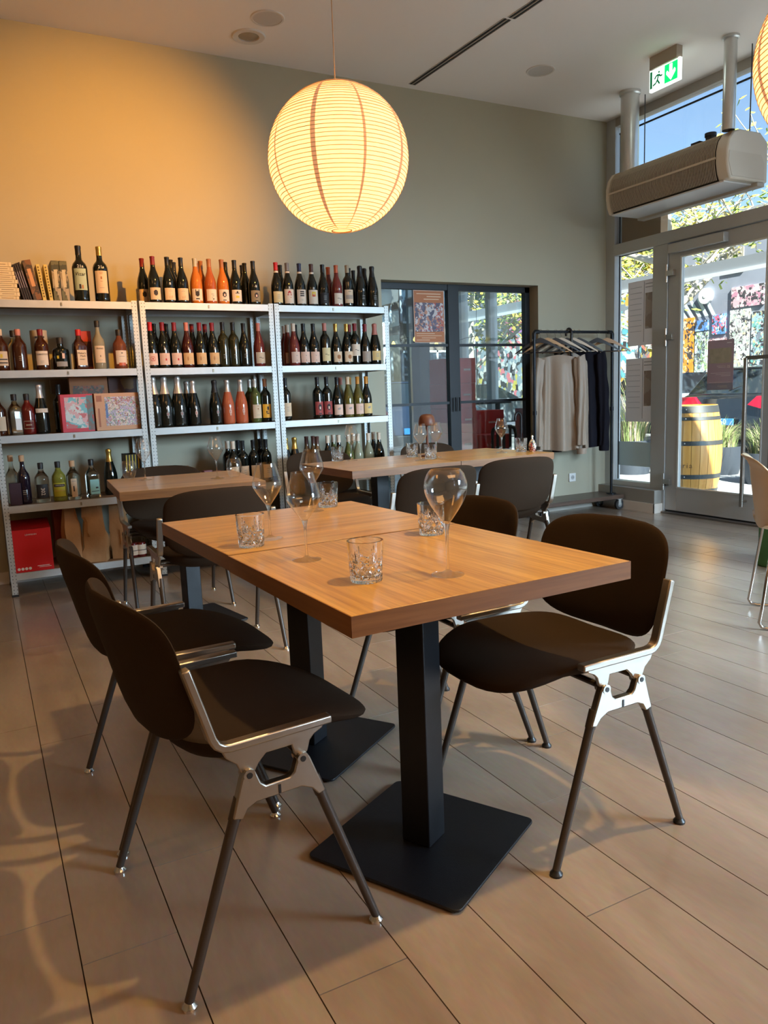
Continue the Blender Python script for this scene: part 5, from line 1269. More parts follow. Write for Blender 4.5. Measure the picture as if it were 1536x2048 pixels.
for k, (x0, x1, c, hh) in enumerate(((1.05, 1.30, (.10, .07, .05), .30), (1.36, 1.60, (.16, .10, .06), .26), (1.95, 2.25, (.09, .06, .045), .30), (2.32, 2.62, (.12, .08, .05), .27))):
    box_thing('storage_box', 'dark storage box, %s rack bottom shelf, %s one' % (('middle', 'middle', 'end', 'end')[k], ('first', 'second')[k % 2]), 'box', x0, x1, 5.17, 5.45, .146, .146 + hh, mat('storage_%d' % k, c, .7), group='storage boxes on bottom shelves')

# ---------------------------------------------------------------- coat rack, clothes
pipe_m = mat('black_pipe', (.018, .02, .024), .35, metal=.6)
t = thing('clothes_rack', 'black pipe clothes rack on a dark wheeled wooden board', 'clothes rack', (4.765, 5.37, 0))
obj('board', MB().b2((-.49, -.155, .105), (.485, .175, .142)), wood('rack_plank', (.045, .026, .018), (.11, .065, .045), (.06, 1, 1), rough=.4, fine=50, coat=.2), t, bevel=.003)
obj('rail', MB().tube([(-.465, -.04, 1.60), (-.462, -.04, 1.62), (-.44, -.04, 1.632), (.41, -.04, 1.632), (.432, -.04, 1.62), (.435, -.04, 1.60)], .0125, 12), pipe_m, t, smooth=50)
for x in (-.465, .435):
    p = obj('pole', MB().cyl((x, -.04, .142), (x, -.04, 1.60), .0125, n=14), pipe_m, t)
    obj('elbow_fitting', MB().tube([(x, -.04, 1.57), (x, -.04, 1.615), (x + (.012 if x < 0 else -.012), -.04, 1.632), (x + (.05 if x < 0 else -.05), -.04, 1.632)], .018, 14), pipe_m, p, smooth=60)
    obj('floor_flange', MB().cyl((x, -.04, .142), (x, -.04, .150), .045, n=18), pipe_m, p)
    obj('pipe_coupling', MB().cyl((x, -.04, .92), (x, -.04, .955), .018, n=14), pipe_m, p)
for x, y in ((-.44, -.12), (.445, -.12), (-.44, .14), (.445, .14)):
    c = obj('caster_bracket', MB().b2((x - .03, y - .025, .098), (x + .03, y + .025, .105)).b2((x - .012, y - .020, .045), (x + .020, y - .016, .10)).b2((x - .012, y + .016, .045), (x + .020, y + .020, .10)), galv, t, bevel=.001)
    obj('wheel', MB().cyl((x + .01, y - .013, .0475), (x + .01, y + .013, .0475), .047, n=24), mat('caster_rubber', (.03, .03, .03), .6), c)
    obj('wheel_hub', MB().cyl((x + .01, y - .015, .0475), (x + .01, y + .015, .0475), .024, n=20), mat('hub_grey', (.25, .27, .28), .4), c)
wd_l = wood('hanger_wood', (.42, .22, .09), (.58, .34, .16), (.1, 1, 1), rough=.4, fine=40, coat=.2)
wd_b = mat('hanger_black', (.015, .014, .015), .4); wd_c = mat('hanger_cream', (.60, .48, .36), .45)
wire = mat('hanger_hook', (.6, .6, .58), .25, metal=1)
def hanger(x, m, lab, rot=-32, grp='wooden clothes hangers'):
    t = thing('clothes_hanger', lab, 'hanger', (x, 5.33, 1.645), rad(rot), grp)
    obj('hook', MB().tube([(.018, 0, -.03), (.0175, 0, -.01), (.010, 0, .004), (0, 0, .007), (-.010, 0, .003), (-.014, 0, -.008), (0, 0, -.040), (0, 0, -.062)], .0017, 6), wire, t, smooth=60)
    g = MB(); n = 22
    for sd in (0, 1):
        pass
    vs = []; fs = []
    for i in range(n + 1):
        s = -1 + 2 * i / n; q = abs(s)
        z = -.062 - .125 * q ** 1.25; w = .026 * (1 - q) + .010 + .006 * (1 if q < .2 else 0); y = .010 * q * q
        for dy, dz in ((-.006, 0), (.006, 0), (.006, -w), (-.006, -w)): vs.append((s * .215, y + dy, z + dz))
    for i in range(n):
        for k in range(4): fs.append((i * 4 + k, i * 4 + (k + 1) % 4, (i + 1) * 4 + (k + 1) % 4, (i + 1) * 4 + k))
    fs += [(0, 3, 2, 1), (n * 4, n * 4 + 1, n * 4 + 2, n * 4 + 3)]
    g.add(vs, fs); obj('arms', g, m, t)
    obj('trouser_bar', MB().cyl((-.185, .006, -.186), (.185, .006, -.186), .005, n=8), m, t)
    return t
for x, m_, lab in ((4.365, wd_b, 'empty black clothes hanger nearest the black glass door'), (4.445, wd_l, 'empty honey wood hanger, second along the rail'), (4.535, wd_b, 'black hanger, third along the rail'), (4.60, wd_c, 'cream hanger holding the pleated beige shirt'),
    (4.665, wd_b, 'black hanger just before the umbrella hook'), (4.74, wd_c, 'cream hanger holding the plain beige shirt'), (4.80, wd_b, 'black hanger carrying the black coat'), (5.02, wd_b, 'empty black hanger near the window end'), (5.135, wd_l, 'empty honey wood hanger at the window end')):
    hanger(x, m_, lab)
beige = mat('beige_satin', (.33, .25, .185), .5, sheen=.3, bump=(120, .08)); coatb = mat('coat_black', (.008, .007, .012), .8, spec=.2)
def garment(x, y, rot, w, z0, z1, m, lab, cat, seed, flare=.15, sleeves=True, depth=.05, nf=9, drop=.11):
    t = thing('shirt' if cat == 'shirt' else 'coat', lab, cat, (x, y, 0), rad(rot), 'clothes on the rack')
    rng = random.Random(seed); ph = [rng.uniform(0, 6) for _ in range(6)]
    def f(u, v):
        a = 2 * PI * u; c, s = math.cos(a), math.sin(a)
        up_ = 1 - v
        W = w * (1 + flare * v) * (.93 if v > .02 else .9); D = depth * (.55 + .9 * v)
        fold = (.014 + .034 * v) * (math.sin(a * nf + ph[0] + v * 1.3) * .6 + math.sin(a * (nf + 4) + ph[1] - v) * .4)
        X_ = W * sgn(c) * abs(c) ** .75; Y_ = D * sgn(s) * abs(s) ** .8
        top = z1 - drop * (abs(X_) / w) ** 1.3
        z = top + (z0 + .008 * math.sin(a * 3 + ph[2]) - top) * v
        k = .08 if v < .001 else 1
        return (X_ + fold * .3 * c, (Y_ + fold) * min(1, .12 + v * 9), z)
    b = obj('body', MB().grid(96, 26, f), m, t, smooth=70, weld=True)
    if sleeves:
        for sd in (-1, 1):
            def g(u, v):
                a = 2 * PI * u; r = .050 - .012 * v; fo = .006 * math.sin(a * 5 + ph[3] + v * 5) + .004 * math.sin(v * 22 + ph[4] + sd)
                cx = sd * (w * .90 + .030 * v + .01 * math.sin(v * 4 + ph[5])); zt = z1 - drop + .01
                L_ = (z1 - z0) * .92
                return (cx + (r + fo) * math.cos(a), -.025 + (r * .75 + fo) * math.sin(a) - .03 * v, zt - L_ * v + .02 * math.cos(a) * sd * (1 - v))
            s = obj('sleeve', MB().grid(30, 24, g), m, t, smooth=70, weld=True)
            obj('cuff', MB().lathe([(.040, 0), (.043, 0), (.042, .05), (.039, .05)], 20, c=(sd * (w * .90 + .030 + .01 * math.sin(4 + ph[5])), -.055, z1 - .10 - (z1 - z0) * .92 - .004)), m, s, smooth=60)
    return t
garment(4.55, 5.31, -30, .190, .60, 1.435, beige, 'draped beige satin shirt in front of the others', 'shirt', 3, nf=7, drop=.035, depth=.03)
garment(4.70, 5.34, -32, .170, .605, 1.47, beige, 'plain beige shirt between the draped shirt and black coat', 'shirt', 8, nf=5, sleeves=False, depth=.03)
garment(4.83, 5.35, -34, .200, .60, 1.54, coatb, 'black coat at the back of the clothes row', 'coat', 5, flare=.30, nf=5, depth=.035)
t = thing('umbrella', 'black umbrella with hooked handle leaning by the coat rack', 'umbrella', (4.235, 5.44, 0))
um = MB().tube([(0, 0, .11), (0, 0, .80)], .006, 8); obj('shaft', um, dark_steel, t)
obj('canopy', MB().lathe([(.004, .02), (.018, .12), (.030, .40), (.022, .62), (.010, .70)], 16), coatb, t)
hk = [(0, 0, .76)] + [(.0, 0, .87)] + [(-.032 + .032 * math.cos(a), 0, .905 + .040 * math.sin(a)) for a in [k * PI / 8 for k in range(0, 9)]] + [(-.064, 0, .88)]
obj('handle', MB().tube(hk, .0125, 10), mat('umbrella_handle', (.015, .012, .012), .35), t, smooth=60)
t = thing('umbrella', 'black umbrella hooked over the clothes rail', 'umbrella', (4.69, 5.30, .78))
obj('canopy', MB().lathe([(.004, .02), (.018, .10), (.026, .35), (.020, .55), (.010, .66)], 16), coatb, t)
hk = [(0, 0, .60), (0, 0, .83)] + [(.0, .034 - .034 * math.cos(a), .84 + .040 * math.sin(a)) for a in [k * PI / 8 for k in range(0, 9)]] + [(0, .068, .82)]
obj('handle', MB().tube(hk, .0115, 10), mat('umbrella_handle'), t, smooth=60)

# ---------------------------------------------------------------- neighbouring glazed room behind the black door
side_grey = mat('side_room_grey', (.34, .36, .36), .7)
struct('floor_side_room', MB().b2((.6, YW + .16, -.12), (XW + .04, 9.2, 0)), mat('side_floor', (.30, .29, .28), .5))
struct('wall_side_room', MB().b2((.5, YW + .16, 0), (.6, 9.2, ZC)), side_grey)
sf = struct('trim_2', MB().b2((.6, 9.0, 2.72), (XW, 9.14, ZC)).b2((.6, 9.0, 0), (XW, 9.14, .08)), alu)
for x in (.7, 2.2, 3.9): obj('mullion', MB().b2((x - .04, 9.0, 0), (x + .04, 9.12, 2.75)), alu, sf)
obj('column', MB().b2((5.20, 8.8, 0), (5.36, 9.12, ZC)), mat('column_slate', (.12, .15, .18), .6), sf)
for k, (a, b) in enumerate(((.74, 2.16), (2.24, 3.86), (3.94, 5.20))): struct('window_%d' % (10 + k), MB().b2((a, 9.05, .08), (b, 9.062, 2.72)), pane_mat('tinted_glass', (.62, .70, .74), .06), smooth=0)
sg = struct('trim_3', MB().b2((XW - .04, 5.76, 0), (XW + .05, 9.2, .12)).b2((XW - .04, 5.76, 2.46), (XW + .05, 9.2, 2.56)), alu)
for y0, y1 in ((5.76, 5.90), (7.42, 7.52), (8.02, 8.30), (8.95, 9.14)): obj('mullion', MB().b2((XW - .05, y0, 0), (XW + .05, y1, ZC)), alu, sg, bevel=.002)
for k, (a, b) in enumerate(((5.90, 7.42), (7.52, 8.02), (8.30, 8.95))): struct('window_%d' % (14 + k), MB().b2((XW, a, .12), (XW + .012, b, 2.46)), window_glass, smooth=0)
struct('window_17', MB().b2((XW, 5.90, 2.56), (XW + .012, 9.0, ZC)), window_glass, smooth=0)
rcol = mat('stacked_carton_red', (.78, .045, .04), .5); rtape = mat('carton_print', (.75, .5, .48), .6)
zz = 0
for k in range(6):
    h = .245; t = thing('wine_carton', 'red carton in the tall stack behind the glass door, %s up' % ORD[k], 'box', (4.26 + .006 * (k % 2), 6.58, zz + .0005 * (k + 1)), rad(2 * (k % 2)), 'red cartons behind the glass door')
    obj('body', MB().b2((-.165, -.17, 0), (.165, .17, h)), rcol, t, bevel=.003)
    obj('print', MB().b2((.02, -.172, h * .5), (.10, -.1702, h * .58)), rtape, t, 0); zz += h + .0005
for c, (x, y) in enumerate(((4.80, 6.78), (4.62, 6.42))):
    zz = 0
    for k in range(4 if c == 0 else 3):
        t = thing('wine_carton', 'red carton in the %s stack nearer the street window, %s up' % (('low', 'front')[c], ORD[k]), 'box', (x, y, zz + .0005 * (k + 1)), 0, 'red cartons behind the glass door')
        obj('body', MB().b2((-.15, -.13, 0), (.15, .13, .235)), rcol, t, bevel=.003); obj('print', MB().b2((-.05, -.132, .10), (.04, -.1302, .118)), rtape, t, 0); zz += .2355
box_thing('grey_crate', 'pale grey crate on the floor by the street window', 'box', 5.06, 5.32, 6.25, 6.60, .0, .95, mat('crate_grey', (.42, .42, .47), .6))
for k, (x, a) in enumerate(((4.60, -80), (5.04, -95))):
    t = thing('black_chair', ('black slatted chair in the glazed side room, before red cartons', 'black slatted chair in the glazed side room, beside grey crate')[k], 'chair', (x, 5.98 , 0), rad(a), 'black chairs in the side room')
    ck = mat('black_plastic')
    obj('seat', MB().b2((-.18, -.18, .43), (.18, .18, .45)), ck, t, bevel=.01)
    for sx in (-.165, .165):
        for sy in (-.165, .165): obj('leg', MB().cyl((sx, sy, 0), (sx, sy, .43 if sx > 0 else .76), .013, n=10), ck, t)
    obj('backrest', MB().tube([(-.165, -.165, .72), (-.168, -.15, .77), (-.17, -.1, .79), (-.17, .1, .79), (-.168, .15, .77), (-.165, .165, .72)], .017, 8), ck, t, smooth=60)
    for q in (-.09, 0, .09): obj('back_slat', MB().b2((-.172, q - .014, .45), (-.162, q + .014, .78)), ck, t)
t = thing('display_table', 'narrow black high table in the glazed side room', 'table', (4.95, 7.25, 0)); obj('tabletop', MB().b2((-.42, -.2, 1.0), (.40, .2, 1.03)), dark_steel, t)
for sx in (-.38, .36): obj('leg', MB().b2((sx - .02, -.02, 0), (sx + .02, .02, 1.0)), dark_steel, t)
t = thing('string_light', 'string of small yellow bulbs inside the side room', 'lights', (0, 7.6, 1.75))
pts = [(3.6 + .14 * k, 0, .035 * math.cos(k * 1.05)) for k in range(13)]; obj('cable', MB().tube(pts, .003, 6), gasket, t)
for k in range(0, 13, 2): obj('bulb', MB().lathe([(0, -.06), (.018, -.05), (.022, -.035), (.008, -.005), (0, 0)], 12, c=(3.6 + .14 * k, 0, .035 * math.cos(k * 1.05))), mat('bulb_yellow', (1, .8, .3), .4, emis=(1, .72, .12), es=2.2), t)
obj('drop_wire', MB().cyl((3.6, 0, 0), (3.6, 0, ZC - 1.75), .002, n=6), gasket, t); obj('drop_wire', MB().cyl((5.28, 0, 0), (5.28, 0, ZC - 1.75), .002, n=6), gasket, t)
t = thing('fabric_lantern', 'round beige unlit lantern at the corner of the side room', 'lamp', (3.12, 6.15, 2.0)); obj('shade', MB().lathe([(.22 * math.cos(a), .22 * math.sin(a)) for a in [-1.4 + .14 * k for k in range(21)]], 32), mat('lantern_beige', (.42, .34, .27), .8), t, smooth=60)
obj('cord', MB().cyl((0, 0, .2), (0, 0, ZC - 2.0), .003, n=6), gasket, t)

# ---------------------------------------------------------------- the street
asph = mat('asphalt', (.17, .18, .19), .9, noise=(3, .15))
struct('ground', MB().b2((5.45, -40, -.30), (70, 70, -.10)).b2((-30, 9.2, -.30), (5.45, 70, -.10)), asph)
dk = struct('deck', MB().b2((5.45, -4, -.10), (9.7, 16, -.065)), mat('deck_underside', (.03, .03, .03), .9))
bd = [wood('deck_board', (.27, .30, .33), (.38, .42, .46), (1, .06, 1), rough=.6, fine=30, coat=0, rnd=.12)]
dm = MB().box((0, 0, 0), (.138, 19.9, .022)).mesh('deck_board', 0)
for k in range(29): put('deck_board', dm, bd[0], dk, loc=(5.53 + .145 * k, 6, -.045))
# barrel
t = thing('wine_barrel', 'sunlit oak wine barrel with dark hoops outside the door', 'barrel', (6.62, 5.63, -.034))
def br_(z): return .248 + .056 * math.sin(PI * z / .95) ** .9 if 0 < z < .95 else .248
zs = [.95 * k / 14 for k in range(15)]
st = wood('barrel_stave', (.60, .25, .045), (.78, .40, .10), (1, 1, .07), rough=.45, fine=26, coat=.15, rnd=.14)
N = 22
smesh = MB(); w_ = 2 * PI / N
smesh.lathe([(br_(z) - .012, z) for z in zs] + [(br_(z), z) for z in zs[::-1]] + [(br_(0) - .012, 0)], 3, a0=-w_ / 2 + .006, a1=w_ / 2 - .006); smesh = smesh.mesh('stave', 50)
for k in range(N): put('stave', smesh, st, t, rot=(0, 0, k * w_))
obj('head', MB().lathe([(0, .915), (.24, .915), (.24, .905), (0, .905)], 40), st, t)
hoop = mat('barrel_hoop', (.07, .075, .075), .45, metal=.5)
for z0, z1 in ((.875, .945), (.800, .835), (.545, .59), (.20, .245), (.04, .09)):
    h = obj('hoop', MB().lathe([(br_(z0) + .001, z0), (br_(z0) + .004, z0), (br_(z1) + .004, z1), (br_(z1) + .001, z1)], 56), hoop, t, smooth=50)
    zc = (z0 + z1) / 2; obj('rivet', MB().lathe([(0, .008), (.006, .006), (.008, 0)], 10, M=Matrix.Translation((-(br_(zc) + .003) * math.cos(.5), -(br_(zc) + .003) * math.sin(.5), zc)) @ Matrix.Rotation(-PI / 2, 4, 'Y')), mat('rivet', (.7, .7, .7), .3, metal=1), h)
for ch_, a in (('e', 200), ('r', 208), ('i', 214), ('a', 220.5)): text(ch_, .075, mat('barrel_brand', (.16, .07, .02), .7), t, (-.0, 0, 0), (0, 0, 0)).matrix_local = Matrix.Rotation(rad(a), 4, 'Z') @ Matrix.Translation((br_(.33) + .002, 0, .34)) @ Matrix.Rotation(PI / 2, 4, 'Z') @ Matrix.Rotation(PI / 2, 4, 'X')
# planters with grasses
potm = mat('planter_slate', (.035, .045, .06), .5); gm1 = mat('grass_green', (.22, .30, .10), .7); gm2 = mat('grass_straw', (.55, .45, .30), .8)
def planter(x, y, r, h, lab, nb_=260, L_=.42, seed=1, straw=.25):
    t = thing('planter', lab, 'planter', (x, y, -.034), 0, 'round planters with ornamental grass')
    obj('pot', MB().lathe([(0, 0), (r * .82, 0), (r * .98, h * .5), (r, h), (r * .93, h), (r * .9, h - .03), (0, h - .04)], 36), potm, t)
    rng = random.Random(seed)
    for part, m_, n in (('grass', gm1, int(nb_ * (1 - straw))), ('plumes', gm2, int(nb_ * straw))):
        g = MB()
        for _ in range(n):
            a = rng.uniform(0, 2 * PI); q = rng.uniform(0, r * .75); L1 = L_ * rng.uniform(.6, 1.15); out = rng.uniform(.15, .95) * L1; wd = rng.uniform(.003, .006)
            bx, by = q * math.cos(a), q * math.sin(a); dx, dy = math.cos(a + rng.uniform(-.5, .5)), math.sin(a + rng.uniform(-.5, .5)); vs = []
            for k in range(6):
                s = k / 5; zz_ = h - .04 + L1 * (1.25 * s - .62 * s * s * (out / L1 + .3)); ww = wd * (1 - s * .9)
                c_ = (bx + dx * out * s * s, by + dy * out * s * s, zz_); vs += [(c_[0] - dy * ww, c_[1] + dx * ww, c_[2]), (c_[0] + dy * ww, c_[1] - dx * ww, c_[2])]
            g.add(vs, [(2 * k, 2 * k + 1, 2 * k + 3, 2 * k + 2) for k in range(5)])
        tag(obj(part, g, m_, t, 0), kind='stuff')
planter(8.45, 6.72, .27, .36, 'dark round grass planter directly beside the barrel', seed=2, nb_=420)
planter(7.95, 5.70, .26, .36, 'dark round grass planter partly behind the door handle', seed=4, nb_=420)
planter(7.75, 7.55, .26, .45, 'grass planter hidden behind the barrel, pale plumes rising', L_=1.0, seed=6, straw=.5)
planter(6.10, 9.95, .30, .40, 'spiky grass planter outside the side room window', L_=.7, seed=9)
# cars
def car(x, y, rot, paint, lab, plate=None, H=1.50):
    t = thing('car', lab, 'car', (x, y, -.10), rad(rot), 'parked cars')
    gl = mat('car_glass', (.02, .03, .04), .05, coat=.5); tyre = mat('tyre', (.02, .02, .02), .8); tl = mat('tail_light', (.42, .008, .03), .2, coat=.5)
    def prof_xz(pts, y0, y1):
        M = Matrix(((1, 0, 0, 0), (0, 0, 1, 0), (0, 1, 0, 0), (0, 0, 0, 1))); return MB().prism(pts, y0, y1, M)
    body = prof_xz([(0, .32), (-.02, .50), (.02, .70), (.06, 1.02), (.25, 1.06), (3.0, 1.00), (3.9, .90), (4.35, .74), (4.42, .50), (4.38, .28), (3.95, .24), (3.8, .52), (3.5, .62), (3.2, .52), (3.05, .24), (1.25, .24), (1.1, .52), (.8, .62), (.5, .52), (.35, .26)], -.90, .90)
    b = obj('body', body, paint, t, bevel=.06)
    M = Matrix(((1, 0, 0, 0), (0, 0, 1, 0), (0, 1, 0, 0), (0, 0, 0, 1)))
    pts = [(.10, 1.03), (.45, H - .04), (.75, H), (2.0, H), (2.4, H - .06), (3.15, 1.0)]
    n = len(pts); vs = [(px, sy * (.84 - (.16 if pz > 1.2 else 0)), pz) for sy in (-1, 1) for px, pz in pts]
    obj('greenhouse', MB().add(vs, [tuple(range(n)), tuple(range(2 * n - 1, n - 1, -1))] + [(i, (i + 1) % n, n + (i + 1) % n, n + i) for i in range(n)]), gl, t, bevel=.03)
    obj('roof', MB().add([(.42, -.66, H - .03), (.42, .66, H - .03), (2.2, .64, H + .012), (2.2, -.64, H + .012), (.42, -.66, H - .06), (.42, .66, H - .06), (2.2, .64, H - .03), (2.2, -.64, H - .03)], [(0, 1, 2, 3), (7, 6, 5, 4), (0, 4, 5, 1), (1, 5, 6, 2), (2, 6, 7, 3), (3, 7, 4, 0)]), paint, t, bevel=.012)
    for sx in (.8, 3.5):
        for sy in (-1, 1):
            w = obj('wheel', MB().cyl((sx, sy * .70, .33), (sx, sy * .91, .33), .33, n=28), tyre, t); obj('rim', MB().cyl((sx, sy * .905, .33), (sx, sy * .92, .33), .21, n=20), galv, w)
    for sy in (-1, 1):
        P = [(.045, .68), (.045, .50), (.06, .40), (.10, .86)]
        obj('tail_light', MB().add([(-.03, sy * .46, .86), (-.03, sy * .86, .76), (.02, sy * .905, 1.00), (.02, sy * .60, 1.0), (.10, sy * .46, .86), (.22, sy * .912, .78), (.22, sy * .912, .98), (.10, sy * .60, 1.0)], [(0, 1, 2, 3), (0, 4, 5, 1), (1, 5, 6, 2), (2, 6, 7, 3), (3, 7, 4, 0)]), tl, t, bevel=.01)
    obj('bumper', MB().b2((-.07, -.86, .30), (.10, .86, .52)), mat('bumper_black', (.02, .022, .025), .5), t, bevel=.03)
    pl = obj('number_plate', MB().b2((-.085, -.26, .53), (-.065, .26, .64)), mat('plate_blue', (.04, .22, .55), .4), t, bevel=.004)
    if plate: text(plate, .13, mat('plate_letters', (.55, .85, 1), .4), pl, (-.088, 0, .585), (PI / 2, 0, -PI / 2), ext=.001)
    obj('rear_wiper', MB().cyl((.14, 0, 1.10), (.26, -.3, 1.20), .008, n=6), gasket, t)
    return t
car(11.0, 8.72, 0, mat('paint_black', (.012, .015, .02), .18, coat=1), 'black parked car with red tail light and blue number plate', '9050')
car(11.6, 11.3, 0, mat('paint_silver', (.40, .47, .50), .2, metal=.4, coat=1), 'silver parked car left of the black car', None, 1.45)
car(6.95, 12.0, 88, mat('paint_navy', (.02, .035, .07), .18, coat=1), 'dark blue parked car seen through the side room', None)
car(7.7, 17.4, 5, mat('paint_teal', (.05, .10, .14), .18, coat=1), 'dark teal parked car before the pale building', None, 1.45)
car(12.2, 20.6, 0, mat('paint_grey', (.16, .18, .20), .2, coat=1), 'grey parked car by the painted wall, farthest along', None, 1.45)
car(11.2, 3.4, 0, mat('paint_bluegrey', (.05, .08, .12), .18, coat=1), 'blue-grey parked car beyond the terrace, beside the black car', None, 1.42)
# painted wall building
gb = thing('graffiti_building', 'dark building across the street covered in graffiti', 'building', (17.0, 12, -.10))
obj('wall', MB().b2((0, -30, 0), (6, 22, 5.25)), mat('building_slate', (.24, .27, .34), .8, noise=(1.5, .25)), gb, 0)
obj('roof_edge', MB().b2((-.15, -30, 5.15), (6, 22, 5.35)), mat('roof_edge', (.30, .31, .32), .6), gb)
white = (.72, .74, .74)
mur = [  # y0, y1, z0, z1, colours, scale, stretch
 (14.42, 14.80, 1.0, 2.95, [(.75, .28, .03), (.80, .62, .40), (.78, .35, .05)], 9, (1, 1, 1)),
 (13.98, 14.38, 1.0, 2.55, [(.55, .72, .72), (.30, .45, .20), (.70, .78, .78), (.15, .25, .30)], 14, (1, 1, .5)),
 (13.98, 14.38, 2.58, 2.85, [(.10, .25, .60), (.35, .50, .70)], 8, (1, 1, 1)),
 (13.42, 13.92, 1.1, 2.35, [(.68, .34, .38), (.74, .58, .62), (.60, .72, .76), (.7, .44, .48)], 11, (1, 1, 1)),
 (13.45, 13.85, 2.45, 2.95, [(.10, .30, .65), (.55, .70, .80), (.65, .12, .2)], 10, (1, 1, 1)),
 (12.75, 13.32, 1.0, 3.0, [white, (.30, .32, .34), (.62, .70, .70), (.45, .62, .50), (.6, .55, .40)], 12, (1, 1, .8)),
 (11.9, 12.70, 1.0, 2.9, [(.35, .50, .60), white, (.15, .42, .40), (.55, .50, .30), (.20, .24, .30)], 10, (1, 1, 1)),
 (12.4, 13.3, 3.05, 3.55, [(.62, .40, .46), (.70, .64, .66), (.50, .24, .34)], 9, (1, 1, 1)),
 (14.9, 16.3, .6, 3.3, [(.60, .72, .70), (.10, .42, .50), (.70, .50, .10), white, (.2, .22, .25), (.65, .20, .15)], 6, (1, 1, .7)),
 (16.4, 18.8, .5, 3.8, [(.12, .45, .55), white, (.20, .25, .30), (.70, .40, .08), (.5, .65, .65)], 4.5, (1, 1, .8)),
 (19.0, 21.4, .4, 2.6, [(.75, .20, .30), white, (.62, .70, .72), (.20, .22, .26), (.75, .60, .62)], 5, (1, 1, 1)),
 (21.6, 24.4, .4, 3.2, [(.30, .40, .48), white, (.75, .25, .30), (.6, .68, .7), (.15, .17, .2), (.65, .6, .15)], 4.5, (1, 1, 1)),
 (21.0, 22.8, 3.0, 4.3, [(.75, .12, .22), (.50, .25, .60), (.70, .55, .10), (.75, .25, .35)], 3, (1, 1, 1)),
 (24.6, 27.5, .4, 3.4, [(.62, .66, .68), (.20, .24, .28), (.12, .14, .16), (.5, .6, .65)], 4, (1, 1, 1)),
 (8.0, 11.7, .8, 3.1, [(.4, .5, .55), white, (.65, .2, .2), (.15, .4, .4), (.2, .2, .25)], 5, (1, 1, 1)),
 (2.0, 7.6, .8, 3.1, [(.5, .5, .3), white, (.2, .3, .5), (.15, .4, .4), (.2, .2, .25)], 5, (1, 1, 1))]
for k, (y0, y1, z0, z1, cols, sc, st_) in enumerate(mur):
    obj('mural_panel', MB().b2((-.04 - .002 * (k % 3), y0 - 12, z0), (0, y1 - 12, z1)), picture_mat('mural_%d' % k, cols + [(.05, .05, .06)], sc * 1.9, st_, .7), gb, 0)
obj('round_vent', MB().cyl((-.10, 14.05 - 12, 3.45), (0, 14.05 - 12, 3.45), .20, n=28).cyl((-.11, 14.05 - 12, 3.45), (-.10, 14.05 - 12, 3.45), .05, n=12), mat('vent_white', (.66, .70, .72), .5), gb)
slh = MB()
for k in range(5): slh.add([(-.03, 1.75 + .22 * k, 2.95), (-.03, 1.87 + .22 * k, 2.95), (-.03, 2.15 + .22 * k, 3.45 - .03 * k), (-.03, 2.05 + .22 * k, 3.45 - .03 * k)], [(0, 1, 2, 3)])
obj('mural_stripe', slh, mat('mural_pale', (.55, .68, .70), .7), gb, 0)
obj('upper_panel', MB().b2((-.03, 13.0 - 12, 3.9), (0, 13.6 - 12, 4.5)), mat('panel_tan', (.35, .33, .27), .7), gb)
obj('mural_panel', MB().b2((-.045, 14.5 - 12, 3.6), (0, 15.2 - 12, 4.3)), picture_mat('mural_y', [(.70, .68, .15), (.72, .45, .10), (.70, .72, .55), (.2, .2, .2)], 5), gb, 0)
# awning beam and posts on the terrace
t = thing('awning_frame', 'long grey awning beam above the terrace outside', 'awning', (7.2, 6, -.03))
obj('beam', MB().b2((-.05, -10, 2.32), (.05, 4.9, 2.45)), mat('awning_grey', (.22, .25, .28), .5), t); obj('beam_lip', MB().b2((-.07, -10, 2.29), (-.05, 4.9, 2.33)), mat('awning_light', (.55, .60, .64), .5), t)
for y in (-9.8, 4.8): obj('post', MB().b2((-.04, y, 0), (.04, y + .08, 2.32)), mat('awning_grey'), t)
# pale building beyond the side room
pb = thing('pale_building', 'beige building with white-framed windows behind the parked cars', 'building', (9.0, 23.0, -.10))
obj('wall', MB().b2((-9, 0, 0), (6.4, 6, 8)), mat('building_beige', (.13, .11, .09), .85), pb, 0)
pwf = mat('window_frame_white', (.62, .66, .70), .6)
for k in range(6):
    for zb, zt in ((.5, 2.7), (3.6, 5.6)):
        x0 = -8.4 + 2.45 * k; fq = obj('window', MB().b2((x0, -.05, zb), (x0 + 2.1, 0, zt)), mat('far_glass', (.05, .08, .12), .1, coat=.5), pb, 0)
        q = MB()
        for xx in (x0, x0 + .68, x0 + 1.38, x0 + 2.04): q.b2((xx, -.09, zb), (xx + .07, -.04, zt))
        for z_ in (zb, zb + (zt - zb) * .62, zt - .07): q.b2((x0, -.09, z_), (x0 + 2.1, -.04, z_ + .07))
        obj('window_frame', q, pwf, fq, 0)
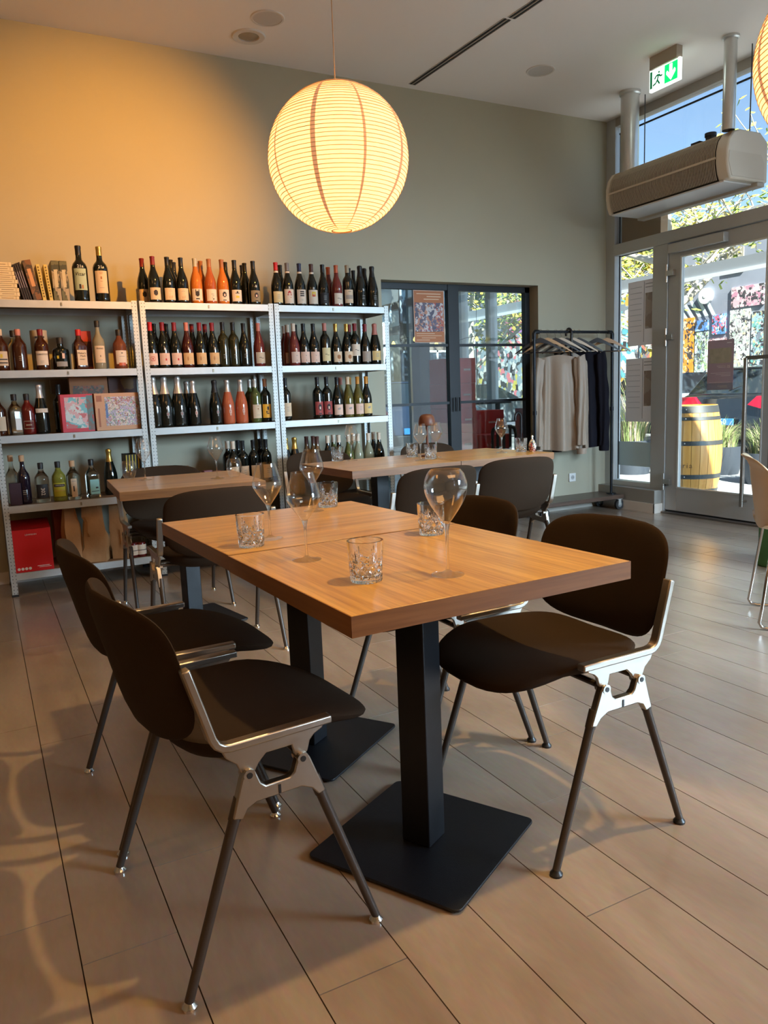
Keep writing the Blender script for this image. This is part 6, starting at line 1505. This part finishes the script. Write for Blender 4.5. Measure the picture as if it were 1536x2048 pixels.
# trees
bark = mat('bark', (.42, .40, .34), .8, noise=(8, .2)); leafs = [mat('leaf_green', (.24, .34, .06), .6), mat('leaf_yellow', (.62, .48, .06), .6), mat('leaf_dark', (.05, .09, .03), .7)]
def tree(x, y, H_, lab, seed, leaves=(0, 1), dens=1.0, spread=1.0, lean=(0, 0), ls=.07, first=.35):
    t = thing('tree', lab, 'tree', (x, y, -.10), 0, 'street trees'); rng = random.Random(seed)
    wood_ = MB(); lv = [MB(), MB()]
    def grow(p, d, L_, r, lvl):
        pts = [p]; q = p.copy(); dd = d.copy(); n = 5
        for k in range(n):
            dd = (dd + Vector((rng.uniform(-.18, .18), rng.uniform(-.18, .18), rng.uniform(-.08, .14)))).normalized(); q = q + dd * (L_ / n); pts.append(q.copy())
        wood_.tube(pts, r, 6 if lvl < 2 else 4, [r * (1 - .55 * k / n) for k in range(n + 1)])
        if lvl >= 2:
            for k in range(int(12 * dens * (1.4 if lvl == 3 else 1))):
                c = pts[rng.randint(1, n)] + Vector((rng.uniform(-.22, .22), rng.uniform(-.22, .22), rng.uniform(-.22, .18)))
                a = Vector((rng.uniform(-1, 1), rng.uniform(-1, 1), rng.uniform(-.6, .6))).normalized(); b = a.orthogonal().normalized(); s = ls * rng.uniform(.6, 1.2)
                lv[0 if rng.random() < .62 else 1].add([c - a * s, c + b * s * .55, c + a * s, c - b * s * .55], [(0, 1, 2, 3)])
        if lvl < 3:
            for k in range((6, 5, 4)[lvl]):
                i = rng.randint(2 if lvl == 0 else 1, n); az = rng.uniform(0, 2 * PI); el = rng.uniform(.05, .7)
                nd = (Vector((math.cos(az) * math.cos(el) * spread, math.sin(az) * math.cos(el) * spread, math.sin(el))) + dd * .35).normalized()
                grow(pts[i].copy(), nd, L_ * rng.uniform(.50, .72), r * .48, lvl + 1)
    grow(Vector((0, 0, 0)), Vector((lean[0], lean[1], 1)).normalized(), H_, .13, 0)
    tag(obj('branches', wood_, bark, t, smooth=60), kind='stuff')
    for k in (0, 1): tag(obj('foliage', lv[k], leafs[leaves[k]], t, 0), kind='stuff')
tree(10.6, 9.4, 4.0, 'pale-barked street tree with sparse yellowing leaves before the door', 11, dens=.55, spread=1.3)
tree(12.2, 13.9, 4.4, 'leafy green and yellow street tree left of the door', 5, dens=2.2, ls=.09)
tree(13.2, 19.0, 4.6, 'leafy street tree seen through the side room window', 21, dens=2.0, ls=.10)
tree(6.0, 15.2, 4.4, 'dark leafy tree seen through the glass door, before the pale building', 33, leaves=(2, 2), dens=2.6, ls=.12)
tree(12.5, 5.6, 4.6, 'street tree whose branches fill the window over the door', 44, dens=1.3, ls=.08)
